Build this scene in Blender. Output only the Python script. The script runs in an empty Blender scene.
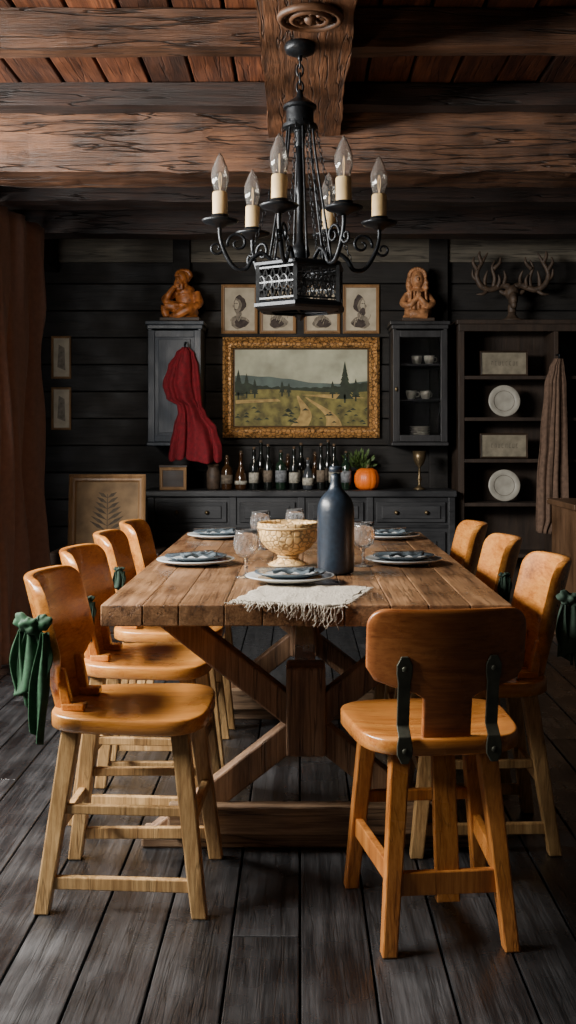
import bpy, bmesh, math, random
from mathutils import Vector, Matrix, Euler, noise
random.seed(7)
pi=math.pi
COL=bpy.context.scene.collection

# ---------------------------------------------------------------- materials
def newmat(name):
    m=bpy.data.materials.new(name); m.use_nodes=True
    nt=m.node_tree; b=nt.nodes['Principled BSDF']
    return m,nt,b
def ramp(nt,stops):
    r=nt.nodes.new('ShaderNodeValToRGB')
    e=r.color_ramp.elements
    while len(e)<len(stops): e.new(0.5)
    for i,(p,c) in enumerate(stops):
        e[i].position=p; e[i].color=(c[0],c[1],c[2],1)
    return r
def wood(name,c1,c2,axis='Z',scale=1.0,rough=.5,bump=.25,island=0.0,objvar=0.0,across=40,along=2.0,c3=None,spec=.5,coat=0,crack=0.0,patch=.28):
    m,nt,b=newmat(name); N=nt.nodes; L=nt.links
    def mth(op,a,bb=None,c=None):
        q=N.new('ShaderNodeMath'); q.operation=op
        for i,v in enumerate((a,bb,c)):
            if v is None: continue
            if isinstance(v,(int,float)): q.inputs[i].default_value=v
            else: L.new(v,q.inputs[i])
        return q.outputs[0]
    tc=N.new('ShaderNodeTexCoord')
    oi=N.new('ShaderNodeObjectInfo'); geo=N.new('ShaderNodeNewGeometry')
    off=mth('MULTIPLY_ADD',oi.outputs['Random'],7.3,mth('MULTIPLY',geo.outputs['Random Per Island'],13.1))
    add=N.new('ShaderNodeVectorMath'); add.operation='ADD'
    L.new(tc.outputs['Object'],add.inputs[0]); L.new(off,add.inputs[1])
    def nz(ac,al,detail,dist,ro=.6):
        mp=N.new('ShaderNodeMapping'); sc=[ac*scale]*3; sc['XYZ'.index(axis)]=al*scale
        mp.inputs['Scale'].default_value=sc; L.new(add.outputs[0],mp.inputs['Vector'])
        n=N.new('ShaderNodeTexNoise'); n.inputs['Scale'].default_value=1.0; n.inputs['Detail'].default_value=detail; n.inputs['Roughness'].default_value=ro; n.inputs['Distortion'].default_value=dist
        L.new(mp.outputs[0],n.inputs['Vector']); return n.outputs['Fac']
    big=nz(across*.5,along,6,.5); fine=nz(across*3.6,along*2.4,5,.15,.75)
    fac=mth('ADD',mth('MULTIPLY',big,.52),mth('MULTIPLY',fine,.48))
    stops=[(.38,c1),(.62,c2)]
    if c3: stops=[(.34,c3),(.46,c1),(.62,c2)]
    r=ramp(nt,stops); L.new(fac,r.inputs['Fac'])
    n2=N.new('ShaderNodeTexNoise'); n2.inputs['Scale'].default_value=4.5*scale; n2.inputs['Detail'].default_value=5
    L.new(add.outputs[0],n2.inputs['Vector'])
    mr=N.new('ShaderNodeMapRange'); mr.inputs['From Min'].default_value=.3; mr.inputs['From Max'].default_value=.7
    mr.inputs['To Min'].default_value=1-patch; mr.inputs['To Max'].default_value=1+patch*.7
    L.new(n2.outputs['Fac'],mr.inputs['Value'])
    v=mr.outputs[0]
    for src,amt in ((geo.outputs['Random Per Island'],island),(oi.outputs['Random'],objvar)):
        if amt>0:
            q=N.new('ShaderNodeMapRange'); q.inputs['To Min'].default_value=1-amt; q.inputs['To Max'].default_value=1+amt
            L.new(src,q.inputs['Value']); v=mth('MULTIPLY',v,q.outputs[0])
    height=fac
    if crack>0:
        ck=nz(across*.62,along*.6,3,.12,.45)
        d=mth('ABSOLUTE',mth('SUBTRACT',ck,.55))
        cm=N.new('ShaderNodeMapRange'); cm.inputs['From Min'].default_value=.001; cm.inputs['From Max'].default_value=.012+.008*crack
        L.new(d,cm.inputs['Value'])
        lo=mth('MULTIPLY_ADD',cm.outputs[0],.8*crack,1-.8*crack)
        v=mth('MULTIPLY',v,lo); height=mth('ADD',fac,mth('MULTIPLY',cm.outputs[0],.6*crack))
    hs=N.new('ShaderNodeHueSaturation'); L.new(r.outputs['Color'],hs.inputs['Color']); L.new(v,hs.inputs['Value'])
    L.new(hs.outputs[0],b.inputs['Base Color'])
    rr=N.new('ShaderNodeMapRange'); rr.inputs['From Min'].default_value=.3; rr.inputs['From Max'].default_value=.7
    rr.inputs['To Min'].default_value=max(.05,rough-.14); rr.inputs['To Max'].default_value=min(1,rough+.18)
    L.new(n2.outputs['Fac'],rr.inputs['Value']); L.new(rr.outputs[0],b.inputs['Roughness'])
    b.inputs['Specular IOR Level'].default_value=spec
    if coat: b.inputs['Coat Weight'].default_value=coat; b.inputs['Coat Roughness'].default_value=.2
    bp=N.new('ShaderNodeBump'); bp.inputs['Strength'].default_value=bump; bp.inputs['Distance'].default_value=.01
    L.new(height,bp.inputs['Height']); L.new(bp.outputs[0],b.inputs['Normal'])
    return m
def plain(name,c,rough=.5,metal=0,var=.25,nscale=30,bump=.1,spec=.5,vor=0,**kw):
    m,nt,b=newmat(name); N=nt.nodes; L=nt.links
    tc=N.new('ShaderNodeTexCoord'); n=N.new('ShaderNodeTexNoise'); n.inputs['Scale'].default_value=nscale; n.inputs['Detail'].default_value=5
    L.new(tc.outputs['Object'],n.inputs['Vector'])
    src=n.outputs['Fac']
    if vor:
        vo=N.new('ShaderNodeTexVoronoi'); vo.feature='DISTANCE_TO_EDGE'; vo.inputs['Scale'].default_value=vor
        L.new(tc.outputs['Object'],vo.inputs['Vector'])
        q=N.new('ShaderNodeMapRange'); q.inputs['From Max'].default_value=.16; L.new(vo.outputs['Distance'],q.inputs['Value'])
        mx=N.new('ShaderNodeMath'); mx.operation='MULTIPLY_ADD'; L.new(q.outputs[0],mx.inputs[0]); mx.inputs[1].default_value=.4; 
        m2=N.new('ShaderNodeMath'); m2.operation='MULTIPLY'; L.new(n.outputs['Fac'],m2.inputs[0]); m2.inputs[1].default_value=.6; L.new(m2.outputs[0],mx.inputs[2]); src=mx.outputs[0]
    r=ramp(nt,[(.3,[x*(1-var) for x in c]),(.7,[min(1,x*(1+var)) for x in c])])
    L.new(src,r.inputs['Fac']); L.new(r.outputs[0],b.inputs['Base Color'])
    b.inputs['Roughness'].default_value=rough; b.inputs['Metallic'].default_value=metal; b.inputs['Specular IOR Level'].default_value=spec
    if bump:
        bp=N.new('ShaderNodeBump'); bp.inputs['Strength'].default_value=bump; bp.inputs['Distance'].default_value=.005
        L.new(src,bp.inputs['Height']); L.new(bp.outputs[0],b.inputs['Normal'])
    for k,v in kw.items(): b.inputs[k.replace('_',' ')].default_value=v
    return m
def glass(name,c=(1,1,1),rough=.03,tr=1.0):
    m,nt,b=newmat(name)
    b.inputs['Base Color'].default_value=(*c,1); b.inputs['Transmission Weight'].default_value=tr; b.inputs['Roughness'].default_value=rough; b.inputs['IOR'].default_value=1.45
    n=nt.nodes.new('ShaderNodeTexNoise'); n.inputs['Scale'].default_value=60
    bp=nt.nodes.new('ShaderNodeBump'); bp.inputs['Strength'].default_value=.05
    nt.links.new(n.outputs['Fac'],bp.inputs['Height']); nt.links.new(bp.outputs[0],b.inputs['Normal'])
    return m

M={}
M['floor']=wood('floor_wood',(.017,.0175,.019),(.056,.056,.059),axis='Y',rough=.26,bump=.36,island=.45,across=50,along=1.8,c3=(.005,.005,.006),crack=.6,spec=.85,patch=.4)
M['sub']=plain('subfloor',(.002,.002,.002),rough=.9)
M['wall']=wood('wall_wood',(.005,.004,.0035),(.015,.0125,.010),axis='X',rough=.75,bump=.4,island=.4,crack=.5)
M['wally']=wood('wall_wood_side',(.005,.004,.0035),(.015,.0125,.010),axis='Y',rough=.75,bump=.4,island=.4,crack=.5)
M['grayplank']=wood('weathered_plank',(.055,.048,.037),(.16,.14,.105),axis='X',rough=.8,bump=.5,island=.2,crack=.7)
M['ceil']=wood('ceiling_wood',(.075,.024,.009),(.19,.064,.024),axis='Y',rough=.6,bump=.5,island=.65,c3=(.018,.006,.003),crack=.7)
M['beamx']=wood('beam_wood_x',(.068,.029,.013),(.165,.074,.034),axis='X',rough=.5,bump=1.0,across=40,along=2.6,c3=(.010,.005,.0035),crack=1.1,patch=.65)
M['beamdark']=wood('beam_dark_x',(.013,.006,.004),(.036,.015,.008),axis='X',rough=.6,bump=.8,across=40,along=2.6,c3=(.005,.0025,.002),crack=1.0,patch=.5)
M['beamy']=wood('beam_wood_y',(.10,.043,.019),(.24,.105,.048),axis='Y',rough=.5,bump=.9,across=38,along=2.4,c3=(.018,.008,.005),crack=.9,patch=.5)
M['carvedbeam']=plain('carved_medallion',(.10,.045,.020),rough=.55,var=.5,nscale=30,bump=.5)
M['table']=wood('table_wood',(.15,.075,.034),(.31,.170,.082),axis='Y',rough=.30,bump=.3,island=.2,across=52,along=1.8,c3=(.04,.020,.010),crack=.7,patch=.28,spec=.6)
M['tablebase']=wood('table_base_wood',(.19,.105,.056),(.38,.23,.13),axis='Z',rough=.55,bump=.45,c3=(.05,.026,.014),crack=.8)
M['tablebasex']=wood('table_base_wood_x',(.21,.13,.075),(.40,.27,.16),axis='X',rough=.55,bump=.45,c3=(.06,.034,.02),crack=.8)
M['seat']=wood('chair_seat_wood',(.46,.175,.033),(.64,.295,.068),axis='Y',rough=.26,bump=.06,objvar=.08,across=44,along=1.8,c3=(.22,.07,.014),coat=.3,patch=.18,crack=.2)
M['back']=wood('chair_back_wood',(.43,.155,.030),(.62,.275,.062),axis='X',rough=.27,bump=.06,objvar=.08,across=40,along=2.0,c3=(.18,.055,.012),coat=.3,patch=.18,crack=.2)
M['leg']=wood('chair_leg_wood',(.34,.195,.075),(.60,.385,.17),axis='Z',rough=.42,bump=.25,objvar=.1,c3=(.12,.06,.023),crack=.45,patch=.3)
M['leg2']=wood('chair_leg_orange',(.36,.125,.026),(.57,.235,.056),axis='Z',rough=.34,bump=.15,objvar=.1,c3=(.17,.05,.013),crack=.35,patch=.3)
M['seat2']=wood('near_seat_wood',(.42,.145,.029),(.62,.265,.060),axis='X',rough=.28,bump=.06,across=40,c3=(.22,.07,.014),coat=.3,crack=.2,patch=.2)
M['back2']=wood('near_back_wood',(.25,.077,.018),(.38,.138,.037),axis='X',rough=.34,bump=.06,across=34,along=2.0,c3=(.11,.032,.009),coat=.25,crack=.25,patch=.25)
M['strap']=plain('strap_metal',(.085,.088,.066),rough=.42,metal=.6,bump=.2)
M['iron']=plain('black_iron',(.015,.018,.022),rough=.38,metal=.6,bump=.3,nscale=60)
M['fret']=plain('pale_fretwork_iron',(.06,.065,.07),rough=.4,metal=.6,bump=.3,nscale=60)  # paler than the black iron so the lattice reads
M['sideboard']=wood('black_painted_wood',(.012,.013,.015),(.034,.035,.038),axis='X',rough=.45,bump=.2,crack=.3)
M['bluecab']=wood('blue_grey_painted_wood',(.017,.023,.031),(.044,.054,.069),axis='Z',rough=.5,bump=.2,crack=.3)
M['blackcab']=wood('charcoal_painted_wood',(.011,.011,.012),(.029,.028,.030),axis='Z',rough=.5,bump=.2,crack=.3)
M['brass']=plain('aged_brass',(.18,.13,.07),rough=.4,metal=.8)
M['gold']=plain('gilded_frame',(.30,.155,.05),rough=.4,metal=.3,var=.85,nscale=50,bump=1.0,vor=38)
M['goldin']=plain('gilded_slip',(.09,.05,.02),rough=.5,metal=.2,var=.4)
M['oak']=wood('oak_frame',(.18,.095,.038),(.33,.185,.08),axis='Z',rough=.5)
M['darkoak']=wood('dark_oak',(.025,.014,.008),(.06,.035,.02),axis='X',rough=.55)
M['bookcase']=wood('bookcase_wood',(.016,.009,.005),(.042,.024,.014),axis='Z',rough=.6)
M['brownz']=wood('brown_wood',(.075,.038,.018),(.16,.085,.042),axis='Z',rough=.45,crack=.4)
M['paper']=plain('aged_paper',(.44,.38,.28),rough=.9,var=.2,nscale=12,bump=0)
M['signface']=plain('sign_face',(.20,.175,.125),rough=.85,var=.35,nscale=14,bump=0)
M['ink']=plain('ink',(.06,.045,.038),rough=.9,var=.5)
M['halftone']=plain('sketch_grey',(.20,.17,.13),rough=.9,var=.35,nscale=40,bump=0)
M['faint']=plain('faded_lettering',(.10,.085,.065),rough=.9,var=.4,nscale=60)
M['carved']=plain('carved_wood',(.38,.125,.03),rough=.42,var=.65,nscale=28,bump=.9)
M['carvedpale']=plain('carved_wood_pale',(.36,.165,.07),rough=.48,var=.55,nscale=28,bump=.9)
M['horn']=plain('antler_brown',(.060,.038,.024),rough=.6,var=.5,nscale=30,bump=.5)
M['red']=plain('wine_red_cloth',(.17,.003,.009),rough=.85,var=.35,nscale=40,bump=.2)
M['brcloth']=plain('brown_cloth',(.135,.082,.055),rough=.9,var=.3,nscale=40,bump=.25)
M['curtain']=plain('curtain_cloth',(.34,.185,.13),rough=.9,var=.12,nscale=30,bump=.2,Sheen_Weight=.2)
M['green']=plain('green_cloth',(.014,.062,.025),rough=.8,var=.4,nscale=60,bump=.3)
M['dgreen']=plain('dark_green_cloth',(.007,.024,.013),rough=.85,var=.3,nscale=50,bump=.2)
M['linen']=plain('cream_linen',(.48,.43,.35),rough=.95,var=.32,nscale=150,bump=1.0)
M['plate']=plain('grey_plate',(.50,.52,.52),rough=.18,var=.08,nscale=10,bump=0)
M['platerim']=plain('slate_plate',(.075,.10,.12),rough=.2,var=.25,nscale=15,bump=0)
M['whiteplate']=plain('white_plate',(.36,.34,.29),rough=.3,var=.2,nscale=15,bump=0)
M['napkin']=plain('slate_napkin',(.06,.08,.095),rough=.85,var=.3,nscale=60,bump=.3)
M['steel']=plain('dark_steel',(.35,.34,.32),rough=.25,metal=.9,var=.1)
M['bowl']=plain('carved_beige_stoneware',(.54,.35,.145),rough=.4,var=.5,nscale=30,bump=.9,vor=48)
M['bowlplain']=plain('beige_stoneware',(.54,.37,.17),rough=.4,var=.2,nscale=22,bump=.3)
M['bottle']=plain('slate_ceramic',(.013,.021,.033),rough=.34,var=.3,nscale=70,bump=.15)
M['glass']=glass('clear_glass',(1,1,1),.03,.96)
M['bulb']=glass('bulb_glass',(1,1,.98),.03,.95)
M['pane']=glass('pane_glass',(1,1,1),.02,1)
M['wax']=plain('ivory_sleeve',(.75,.54,.27),rough=.5,var=.15,nscale=20,bump=.1)
M['bg1']=plain('dark_bottle_glass',(.008,.010,.009),rough=.10,var=.2,bump=0,spec=.8)
M['bg2']=plain('amber_bottle_glass',(.04,.018,.007),rough=.10,var=.2,bump=0,spec=.8)
M['bg3']=plain('smoky_bottle_glass',(.04,.045,.05),rough=.12,var=.2,bump=0,spec=.8)
M['bg4']=plain('green_bottle_glass',(.010,.022,.013),rough=.10,var=.2,bump=0,spec=.8)
M['lab']=plain('bottle_label',(.34,.32,.26),rough=.8,var=.45,nscale=60,bump=0)
M['lab2']=plain('bottle_label_dark',(.13,.10,.07),rough=.8,var=.5,nscale=60,bump=0)
M['lab3']=plain('bottle_label_grey',(.15,.16,.17),rough=.8,var=.5,nscale=60,bump=0)
M['cork']=plain('cork',(.09,.055,.03),rough=.9)
M['pumpkin']=plain('pumpkin_skin',(.85,.17,.012),rough=.42,var=.2,nscale=12,bump=.1)
M['leaf']=plain('leaf_green',(.055,.10,.02),rough=.6,var=.4)
M['stem']=plain('stem_brown',(.10,.08,.03),rough=.8)
M['sky']=plain('canvas_sky',(.38,.38,.27),rough=.7,var=.4,nscale=5,bump=0)
M['hill']=plain('canvas_far_hill',(.085,.115,.10),rough=.7,var=.25,nscale=12,bump=0)
M['trees']=plain('canvas_trees',(.020,.030,.014),rough=.7,var=.4,nscale=25,bump=0)
M['field']=plain('canvas_field',(.16,.135,.033),rough=.7,var=.65,nscale=16,bump=0)
M['path']=plain('canvas_path',(.38,.25,.08),rough=.7,var=.35,nscale=25,bump=0)
M['brownprint']=plain('brown_print',(.20,.125,.06),rough=.8,var=.35,nscale=10,bump=0)
M['leafprint']=plain('leaf_print',(.07,.05,.03),rough=.8,var=.4,nscale=30,bump=0)

# ---------------------------------------------------------------- mesh helpers
def setmi(vs,mi):
    if mi:
        for v in vs:
            for f in v.link_faces: f.material_index=mi
def box(bm,c,s,rot=None,mi=0):
    mat=Matrix.Translation(c)
    if rot: mat=mat@Euler(rot).to_matrix().to_4x4()
    mat=mat@Matrix.Diagonal((s[0],s[1],s[2],1))
    r=bmesh.ops.create_cube(bm,size=1,matrix=mat); setmi(r['verts'],mi); return r['verts']
def rbox(bm,c,s,cuts=10,amp=.01,freq=3):
    b2=bmesh.new(); bmesh.ops.create_cube(b2,size=1)
    bmesh.ops.subdivide_edges(b2,edges=b2.edges[:],cuts=cuts,use_grid_fill=True)
    vm={}
    for v in b2.verts:
        p=Vector((v.co.x*s[0]+c[0],v.co.y*s[1]+c[1],v.co.z*s[2]+c[2]))
        q=noise.noise_vector(p*freq)*amp+noise.noise_vector(p*freq*4)*amp*.5
        vm[v]=bm.verts.new(p+q)
    for f in b2.faces: bm.faces.new([vm[v] for v in f.verts])
    b2.free()
def hexa(bm,A,B,mi=0):
    va=[bm.verts.new(p) for p in A]; vb=[bm.verts.new(p) for p in B]
    fs=[bm.faces.new(va[::-1]),bm.faces.new(vb)]
    for i in range(4):
        j=(i+1)%4; fs.append(bm.faces.new((va[i],va[j],vb[j],vb[i])))
    for f in fs: f.material_index=mi
def post(bm,p1,p2,w1,d1,w2=None,d2=None):   # horizontal cross sections
    w2=w2 or w1; d2=d2 or d1
    A=[Vector(p1)+Vector((sx*w1/2,sy*d1/2,0)) for sx,sy in ((-1,-1),(1,-1),(1,1),(-1,1))]
    B=[Vector(p2)+Vector((sx*w2/2,sy*d2/2,0)) for sx,sy in ((-1,-1),(1,-1),(1,1),(-1,1))]
    hexa(bm,A,B)
def bar(bm,p1,p2,w,d):
    p1=Vector(p1);p2=Vector(p2);a=(p2-p1).normalized(); up=Vector((0,0,1))
    if abs(a.z)>.9: up=Vector((0,1,0))
    x=a.cross(up).normalized(); y=x.cross(a).normalized()
    A=[p1+x*sx*w/2+y*sy*d/2 for sx,sy in ((-1,-1),(1,-1),(1,1),(-1,1))]
    B=[p2+x*sx*w/2+y*sy*d/2 for sx,sy in ((-1,-1),(1,-1),(1,1),(-1,1))]
    hexa(bm,A,B)
def lathe(bm,prof,seg=32,c=(0,0,0),rib=None,mi=0,cap=True):
    rings=[]
    for (r,z) in prof:
        ring=[]
        for i in range(seg):
            a=2*pi*i/seg; rr=r*(1 if not rib else rib(a,z))
            ring.append(bm.verts.new((c[0]+rr*math.cos(a),c[1]+rr*math.sin(a),c[2]+z)))
        rings.append(ring)
    for k in range(len(rings)-1):
        for i in range(seg):
            j=(i+1)%seg
            f=bm.faces.new((rings[k][i],rings[k][j],rings[k+1][j],rings[k+1][i])); f.material_index=mi
    if cap:
        for ring,fl in ((rings[0],True),(rings[-1],False)):
            f=bm.faces.new(ring[::-1] if fl else ring); f.material_index=mi
def catmull(pts,n=6):
    pts=[Vector(p) for p in pts]; out=[]
    P=[pts[0]*2-pts[1]]+pts+[pts[-1]*2-pts[-2]]
    for i in range(1,len(P)-2):
        for k in range(n):
            t=k/n; a,b,c,d=P[i-1],P[i],P[i+1],P[i+2]
            out.append(.5*((2*b)+(c-a)*t+(2*a-5*b+4*c-d)*t*t+(3*b-a-3*c+d)*t**3))
    out.append(pts[-1]); return out
def tube(bm,pts,r,seg=8,smooth=6,closed=False,mi=0):
    if smooth: pp=catmull(pts,smooth)
    else: pp=[Vector(p) for p in pts]
    n=len(pp)
    def rad(t):
        if not hasattr(r,'__len__'): return r
        q=t*(len(r)-1); i=min(len(r)-2,int(q)); return r[i]*(1-(q-i))+r[i+1]*(q-i)
    rings=[]; x=None
    for i,p in enumerate(pp):
        if closed: t=(pp[(i+1)%n]-pp[i-1]).normalized()
        else: t=(pp[min(i+1,n-1)]-pp[max(i-1,0)]).normalized()
        if x is None:
            x=t.cross(Vector((0,0,1)))
            if x.length<.1: x=t.cross(Vector((0,1,0)))
        x=(x-t*x.dot(t)).normalized(); y=t.cross(x)
        rr=rad(i/max(1,n-1))
        rings.append([bm.verts.new(p+(x*math.cos(2*pi*k/seg)+y*math.sin(2*pi*k/seg))*rr) for k in range(seg)])
    m=n if closed else n-1
    for i in range(m):
        A=rings[i];B=rings[(i+1)%n]
        for k in range(seg):
            j=(k+1)%seg; f=bm.faces.new((A[k],A[j],B[j],B[k])); f.material_index=mi
    if not closed:
        bm.faces.new(rings[0][::-1]).material_index=mi; bm.faces.new(rings[-1]).material_index=mi
def ell(bm,c,r,rot=None,mi=0,u=16,v=10):
    mat=Matrix.Translation(c)
    if rot: mat=mat@Euler(rot).to_matrix().to_4x4()
    mat=mat@Matrix.Diagonal((r[0],r[1],r[2],1))
    q=bmesh.ops.create_uvsphere(bm,u_segments=u,v_segments=v,radius=1,matrix=mat); setmi(q['verts'],mi)
def poly(bm,pts,y,mi=0):   # polygon in XZ plane facing -Y
    vs=[bm.verts.new((p[0],y,p[1])) for p in pts]
    f=bm.faces.new(vs); f.material_index=mi
    f.normal_update()
    if f.normal.y>0: f.normal_flip()
def done(bm,name,mats,parent=None,smooth=False,bevel=0,loc=(0,0,0),rot=(0,0,0),label=None,mods=(),fixn=True):
    if fixn: bmesh.ops.recalc_face_normals(bm,faces=bm.faces[:])
    me=bpy.data.meshes.new(name); bm.to_mesh(me); bm.free()
    if not isinstance(mats,(list,tuple)): mats=[mats]
    for m in mats: me.materials.append(M[m] if isinstance(m,str) else m)
    if smooth:
        for p in me.polygons: p.use_smooth=True
    o=bpy.data.objects.new(name,me); COL.objects.link(o); o.location=loc; o.rotation_euler=rot
    if parent: o.parent=parent
    if bevel:
        b=o.modifiers.new('bevel','BEVEL'); b.width=bevel; b.segments=2; b.limit_method='ANGLE'; b.angle_limit=math.radians(40)
    for t,kw in mods:
        q=o.modifiers.new(t.lower(),t)
        for k,v in kw.items(): setattr(q,k,v)
    if label: o['label']=label
    return o
def empty(name,loc=(0,0,0),rotz=0):
    e=bpy.data.objects.new(name,None); e.empty_display_size=.1; COL.objects.link(e); e.location=loc; e.rotation_euler=(0,0,rotz); return e
def top(o,label,cat,group=None):
    o['label']=label; o['category']=cat
    if group: o['group']=group
    return o
def struct(o): o['kind']='structure'; return o
def clone(root,loc=None,rotz=None):
    def rec(o,par):
        c=o.copy(); COL.objects.link(c)
        if par: c.parent=par
        for ch in [x for x in bpy.data.objects if x.parent==o]: rec(ch,c)
        return c
    c=rec(root,None)
    if loc is not None: c.location=loc
    if rotz is not None: c.rotation_euler=(0,0,rotz)
    return c
def B(): return bmesh.new()

# ---------------------------------------------------------------- room
XL,XR,YB,ZC=-1.85,2.2,7.75,2.6
bm=B(); w=.165
i=-12
while i*w<XR+.1:
    x0=i*w; y=-1.0-random.random()*1.5
    while y<YB:
        ln=random.uniform(2.2,3.6); y2=min(y+ln,YB+.1)
        if y2>-1: box(bm,(x0+w/2,(y+y2)/2,-.012+random.uniform(-.0012,.0012)),(w-.006,y2-y-.005,.024),(random.uniform(-.0006,.0006),random.uniform(-.009,.009),0))
        y=y2
    i+=1
box(bm,((XL+XR)/2,3.3,-.04),(4.3,9.2,.03),mi=1)
struct(done(bm,'floor',['floor','sub'],bevel=.003))
bm=B(); z=0; 
while z<ZC:
    h=.19
    box(bm,(.17,YB+.03+random.uniform(-.006,.006),z+h/2),(4.2,.06,h-.006)); z+=h
box(bm,(.17,YB+.09,1.3),(4.2,.05,2.7))
struct(done(bm,'wall_back','wall',bevel=.006))
bm=B()
def wally(bm,x,y0,y1,z0,z1):
    z=z0
    while z<z1-.01:
        h=min(.19,z1-z); box(bm,(x,(y0+y1)/2,z+h/2),(.06,y1-y0,h-.006)); z+=h
wally(bm,XL-.03,5.25,YB,0,ZC); wally(bm,XL-.03,-1,1.0,0,ZC); wally(bm,XL-.03,1.0,5.25,0,.56); wally(bm,XL-.03,1.0,5.25,2.42,ZC)
struct(done(bm,'wall_left','wally',bevel=.006))
bm=B()
for y in (1.0,3.12,5.25): box(bm,(XL-.03,y,1.49),(.07,.06,1.86))
for zz in (.57,2.41): box(bm,(XL-.03,3.12,zz),(.065,4.3,.05))
struct(done(bm,'window_1','darkoak',bevel=.004))
bm=B(); wally(bm,XR+.03,-1,YB,0,ZC)
struct(done(bm,'wall_right','wally',bevel=.006))
bm=B(); x=XL-.1
while x<XR+.1:
    box(bm,(x+.085,3.4,ZC+.02+random.uniform(-.005,.005)),(.157,9.0,.04)); x+=.17
box(bm,(.17,3.4,ZC+.07),(4.3,9.0,.03),mi=1)
struct(done(bm,'ceiling',['ceil','sub'],bevel=.004))
def beam(n,mat,c,s,cuts=14,amp=.010):
    bm=B(); rbox(bm,c,s,cuts,amp); return struct(done(bm,'trim_%d'%n,mat,smooth=False,bevel=0))
MX=(XL+XR)/2
beam(1,'beamx',(MX,3.63,2.535),(4.0,.10,.125),40)
beam(2,'beamdark',(MX,4.38,2.55),(4.0,.10,.09),20)
beam(3,'beamx',(MX,4.64,2.435),(4.0,.28,.30),44,.013)
beam(4,'beamdark',(MX,5.8,2.51),(4.0,.22,.18),20)
beam(5,'beamdark',(MX,6.8,2.52),(4.0,.2,.16),20)
beam(6,'beamx',(MX,2.6,2.53),(4.0,.24,.14),12)
o=beam(7,'beamy',(.017,3.25,2.50),(.285,2.5,.13),34,.010)
bm=B()
for r in (.088,.054):
    tube(bm,[(.03+r*math.cos(a*pi/12),3.22+r*math.sin(a*pi/12),2.426) for a in range(24)],.011,8,0,True)
ell(bm,(.03,3.22,2.428),(.02,.02,.022))
for k in range(8):
    a=k*pi/4; ell(bm,(.03+.036*math.cos(a),3.22+.036*math.sin(a),2.430),(.014,.008,.012),(0,0,a)); ell(bm,(.03+.071*math.cos(a+.4),3.22+.071*math.sin(a+.4),2.431),(.010,.008,.010),(0,0,a+.4))
struct(done(bm,'trim_8','carvedbeam',smooth=True))
bm=B(); box(bm,(.17,YB-.015,2.51),(4.0,.03,.165)); struct(done(bm,'trim_9','grayplank',bevel=.004))
bm=B(); box(bm,(-.83,YB-.03,1.3),(.12,.06,2.6)); struct(done(bm,'trim_10','wall',bevel=.005))
bm=B(); box(bm,(.97,YB-.03,1.3),(.13,.06,2.6)); struct(done(bm,'trim_11','wall',bevel=.005))
bm=B(); rbox(bm,(XL+.08,6.3,2.47),(.15,2.9,.22),12,.01); struct(done(bm,'trim_12','wally'))
bm=B(); box(bm,(.17,YB-.012,.07),(4.0,.024,.14)); struct(done(bm,'baseboard_back','wall',bevel=.004))

# ---------------------------------------------------------------- table
TX=.017; T=empty('dining_table',(TX,3.985,0))
bm=B(); W=1.08; Lh=1.105
ws=[.11,.095,.12,.10,.11,.105,.12,.10,.11,.11]; x=-W/2
for wd in ws:
    box(bm,(x+wd/2,random.uniform(-.0015,.0015),.732+random.uniform(-.0005,.0005)),(wd-.0014,2*Lh,.056)); x+=wd
done(bm,'tabletop','table',T,bevel=.003)
for yy in (-.73,.73):
    for sx in (-1,1):
        bm=B(); post(bm,(-.40*sx,yy,0.045),(.40*sx,yy,.672),.125,.075,.125,.075)
        done(bm,'cross_leg','tablebase',T,bevel=.006)
    bm=B(); box(bm,(0,yy,.40),(.115,.125,.26)); done(bm,'center_block','tablebase',T,bevel=.008)
    bm=B(); box(bm,(0,yy,.022),(.96,.09,.044)); box(bm,(0,yy-.050,.09),(.80,.05,.085)); done(bm,'foot_rail','tablebasex',T,bevel=.006)
    bm=B(); box(bm,(0,yy,.688),(.92,.10,.032)); done(bm,'apron','tablebasex',T,bevel=.004)
bm=B(); box(bm,(0,0,.40),(.07,1.34,.11)); done(bm,'stretcher','table',T,bevel=.006)
top(T,'long rustic plank dining table with crossed trestle legs','table')

# ---------------------------------------------------------------- chairs
def seat_mesh(bm,z0=.454,z1=.494,wf=.225,wr=.19,d=.205):
    n=48; rings=[]
    def outline(sc):
        out=[]
        for i in range(n):
            a=2*pi*i/n; c,s=math.cos(a),math.sin(a)
            e=.5
            x=math.copysign(abs(c)**e,c); y=math.copysign(abs(s)**e,s)
            w=wr+(wf-wr)*(y+1)/2
            out.append((x*(w-sc),y*(d-sc)))
        return out
    for sc,z in ((.006,z0),(0,z0+.005),(0,z1-.006),(.002,z1-.002),(.007,z1),(.04,z1-.003),(.08,z1-.007),(.13,z1-.009)):
        rings.append([bm.verts.new((x,y,z)) for x,y in outline(sc)])
    for a,b in zip(rings,rings[1:]):
        for i in range(n): bm.faces.new((a[i],a[(i+1)%n],b[(i+1)%n],b[i]))
    bm.faces.new(rings[0][::-1]); bm.faces.new(rings[-1])
def byc(z,x,y0,lean,curve): return y0-lean*(z-.49)+curve*x*x
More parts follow.
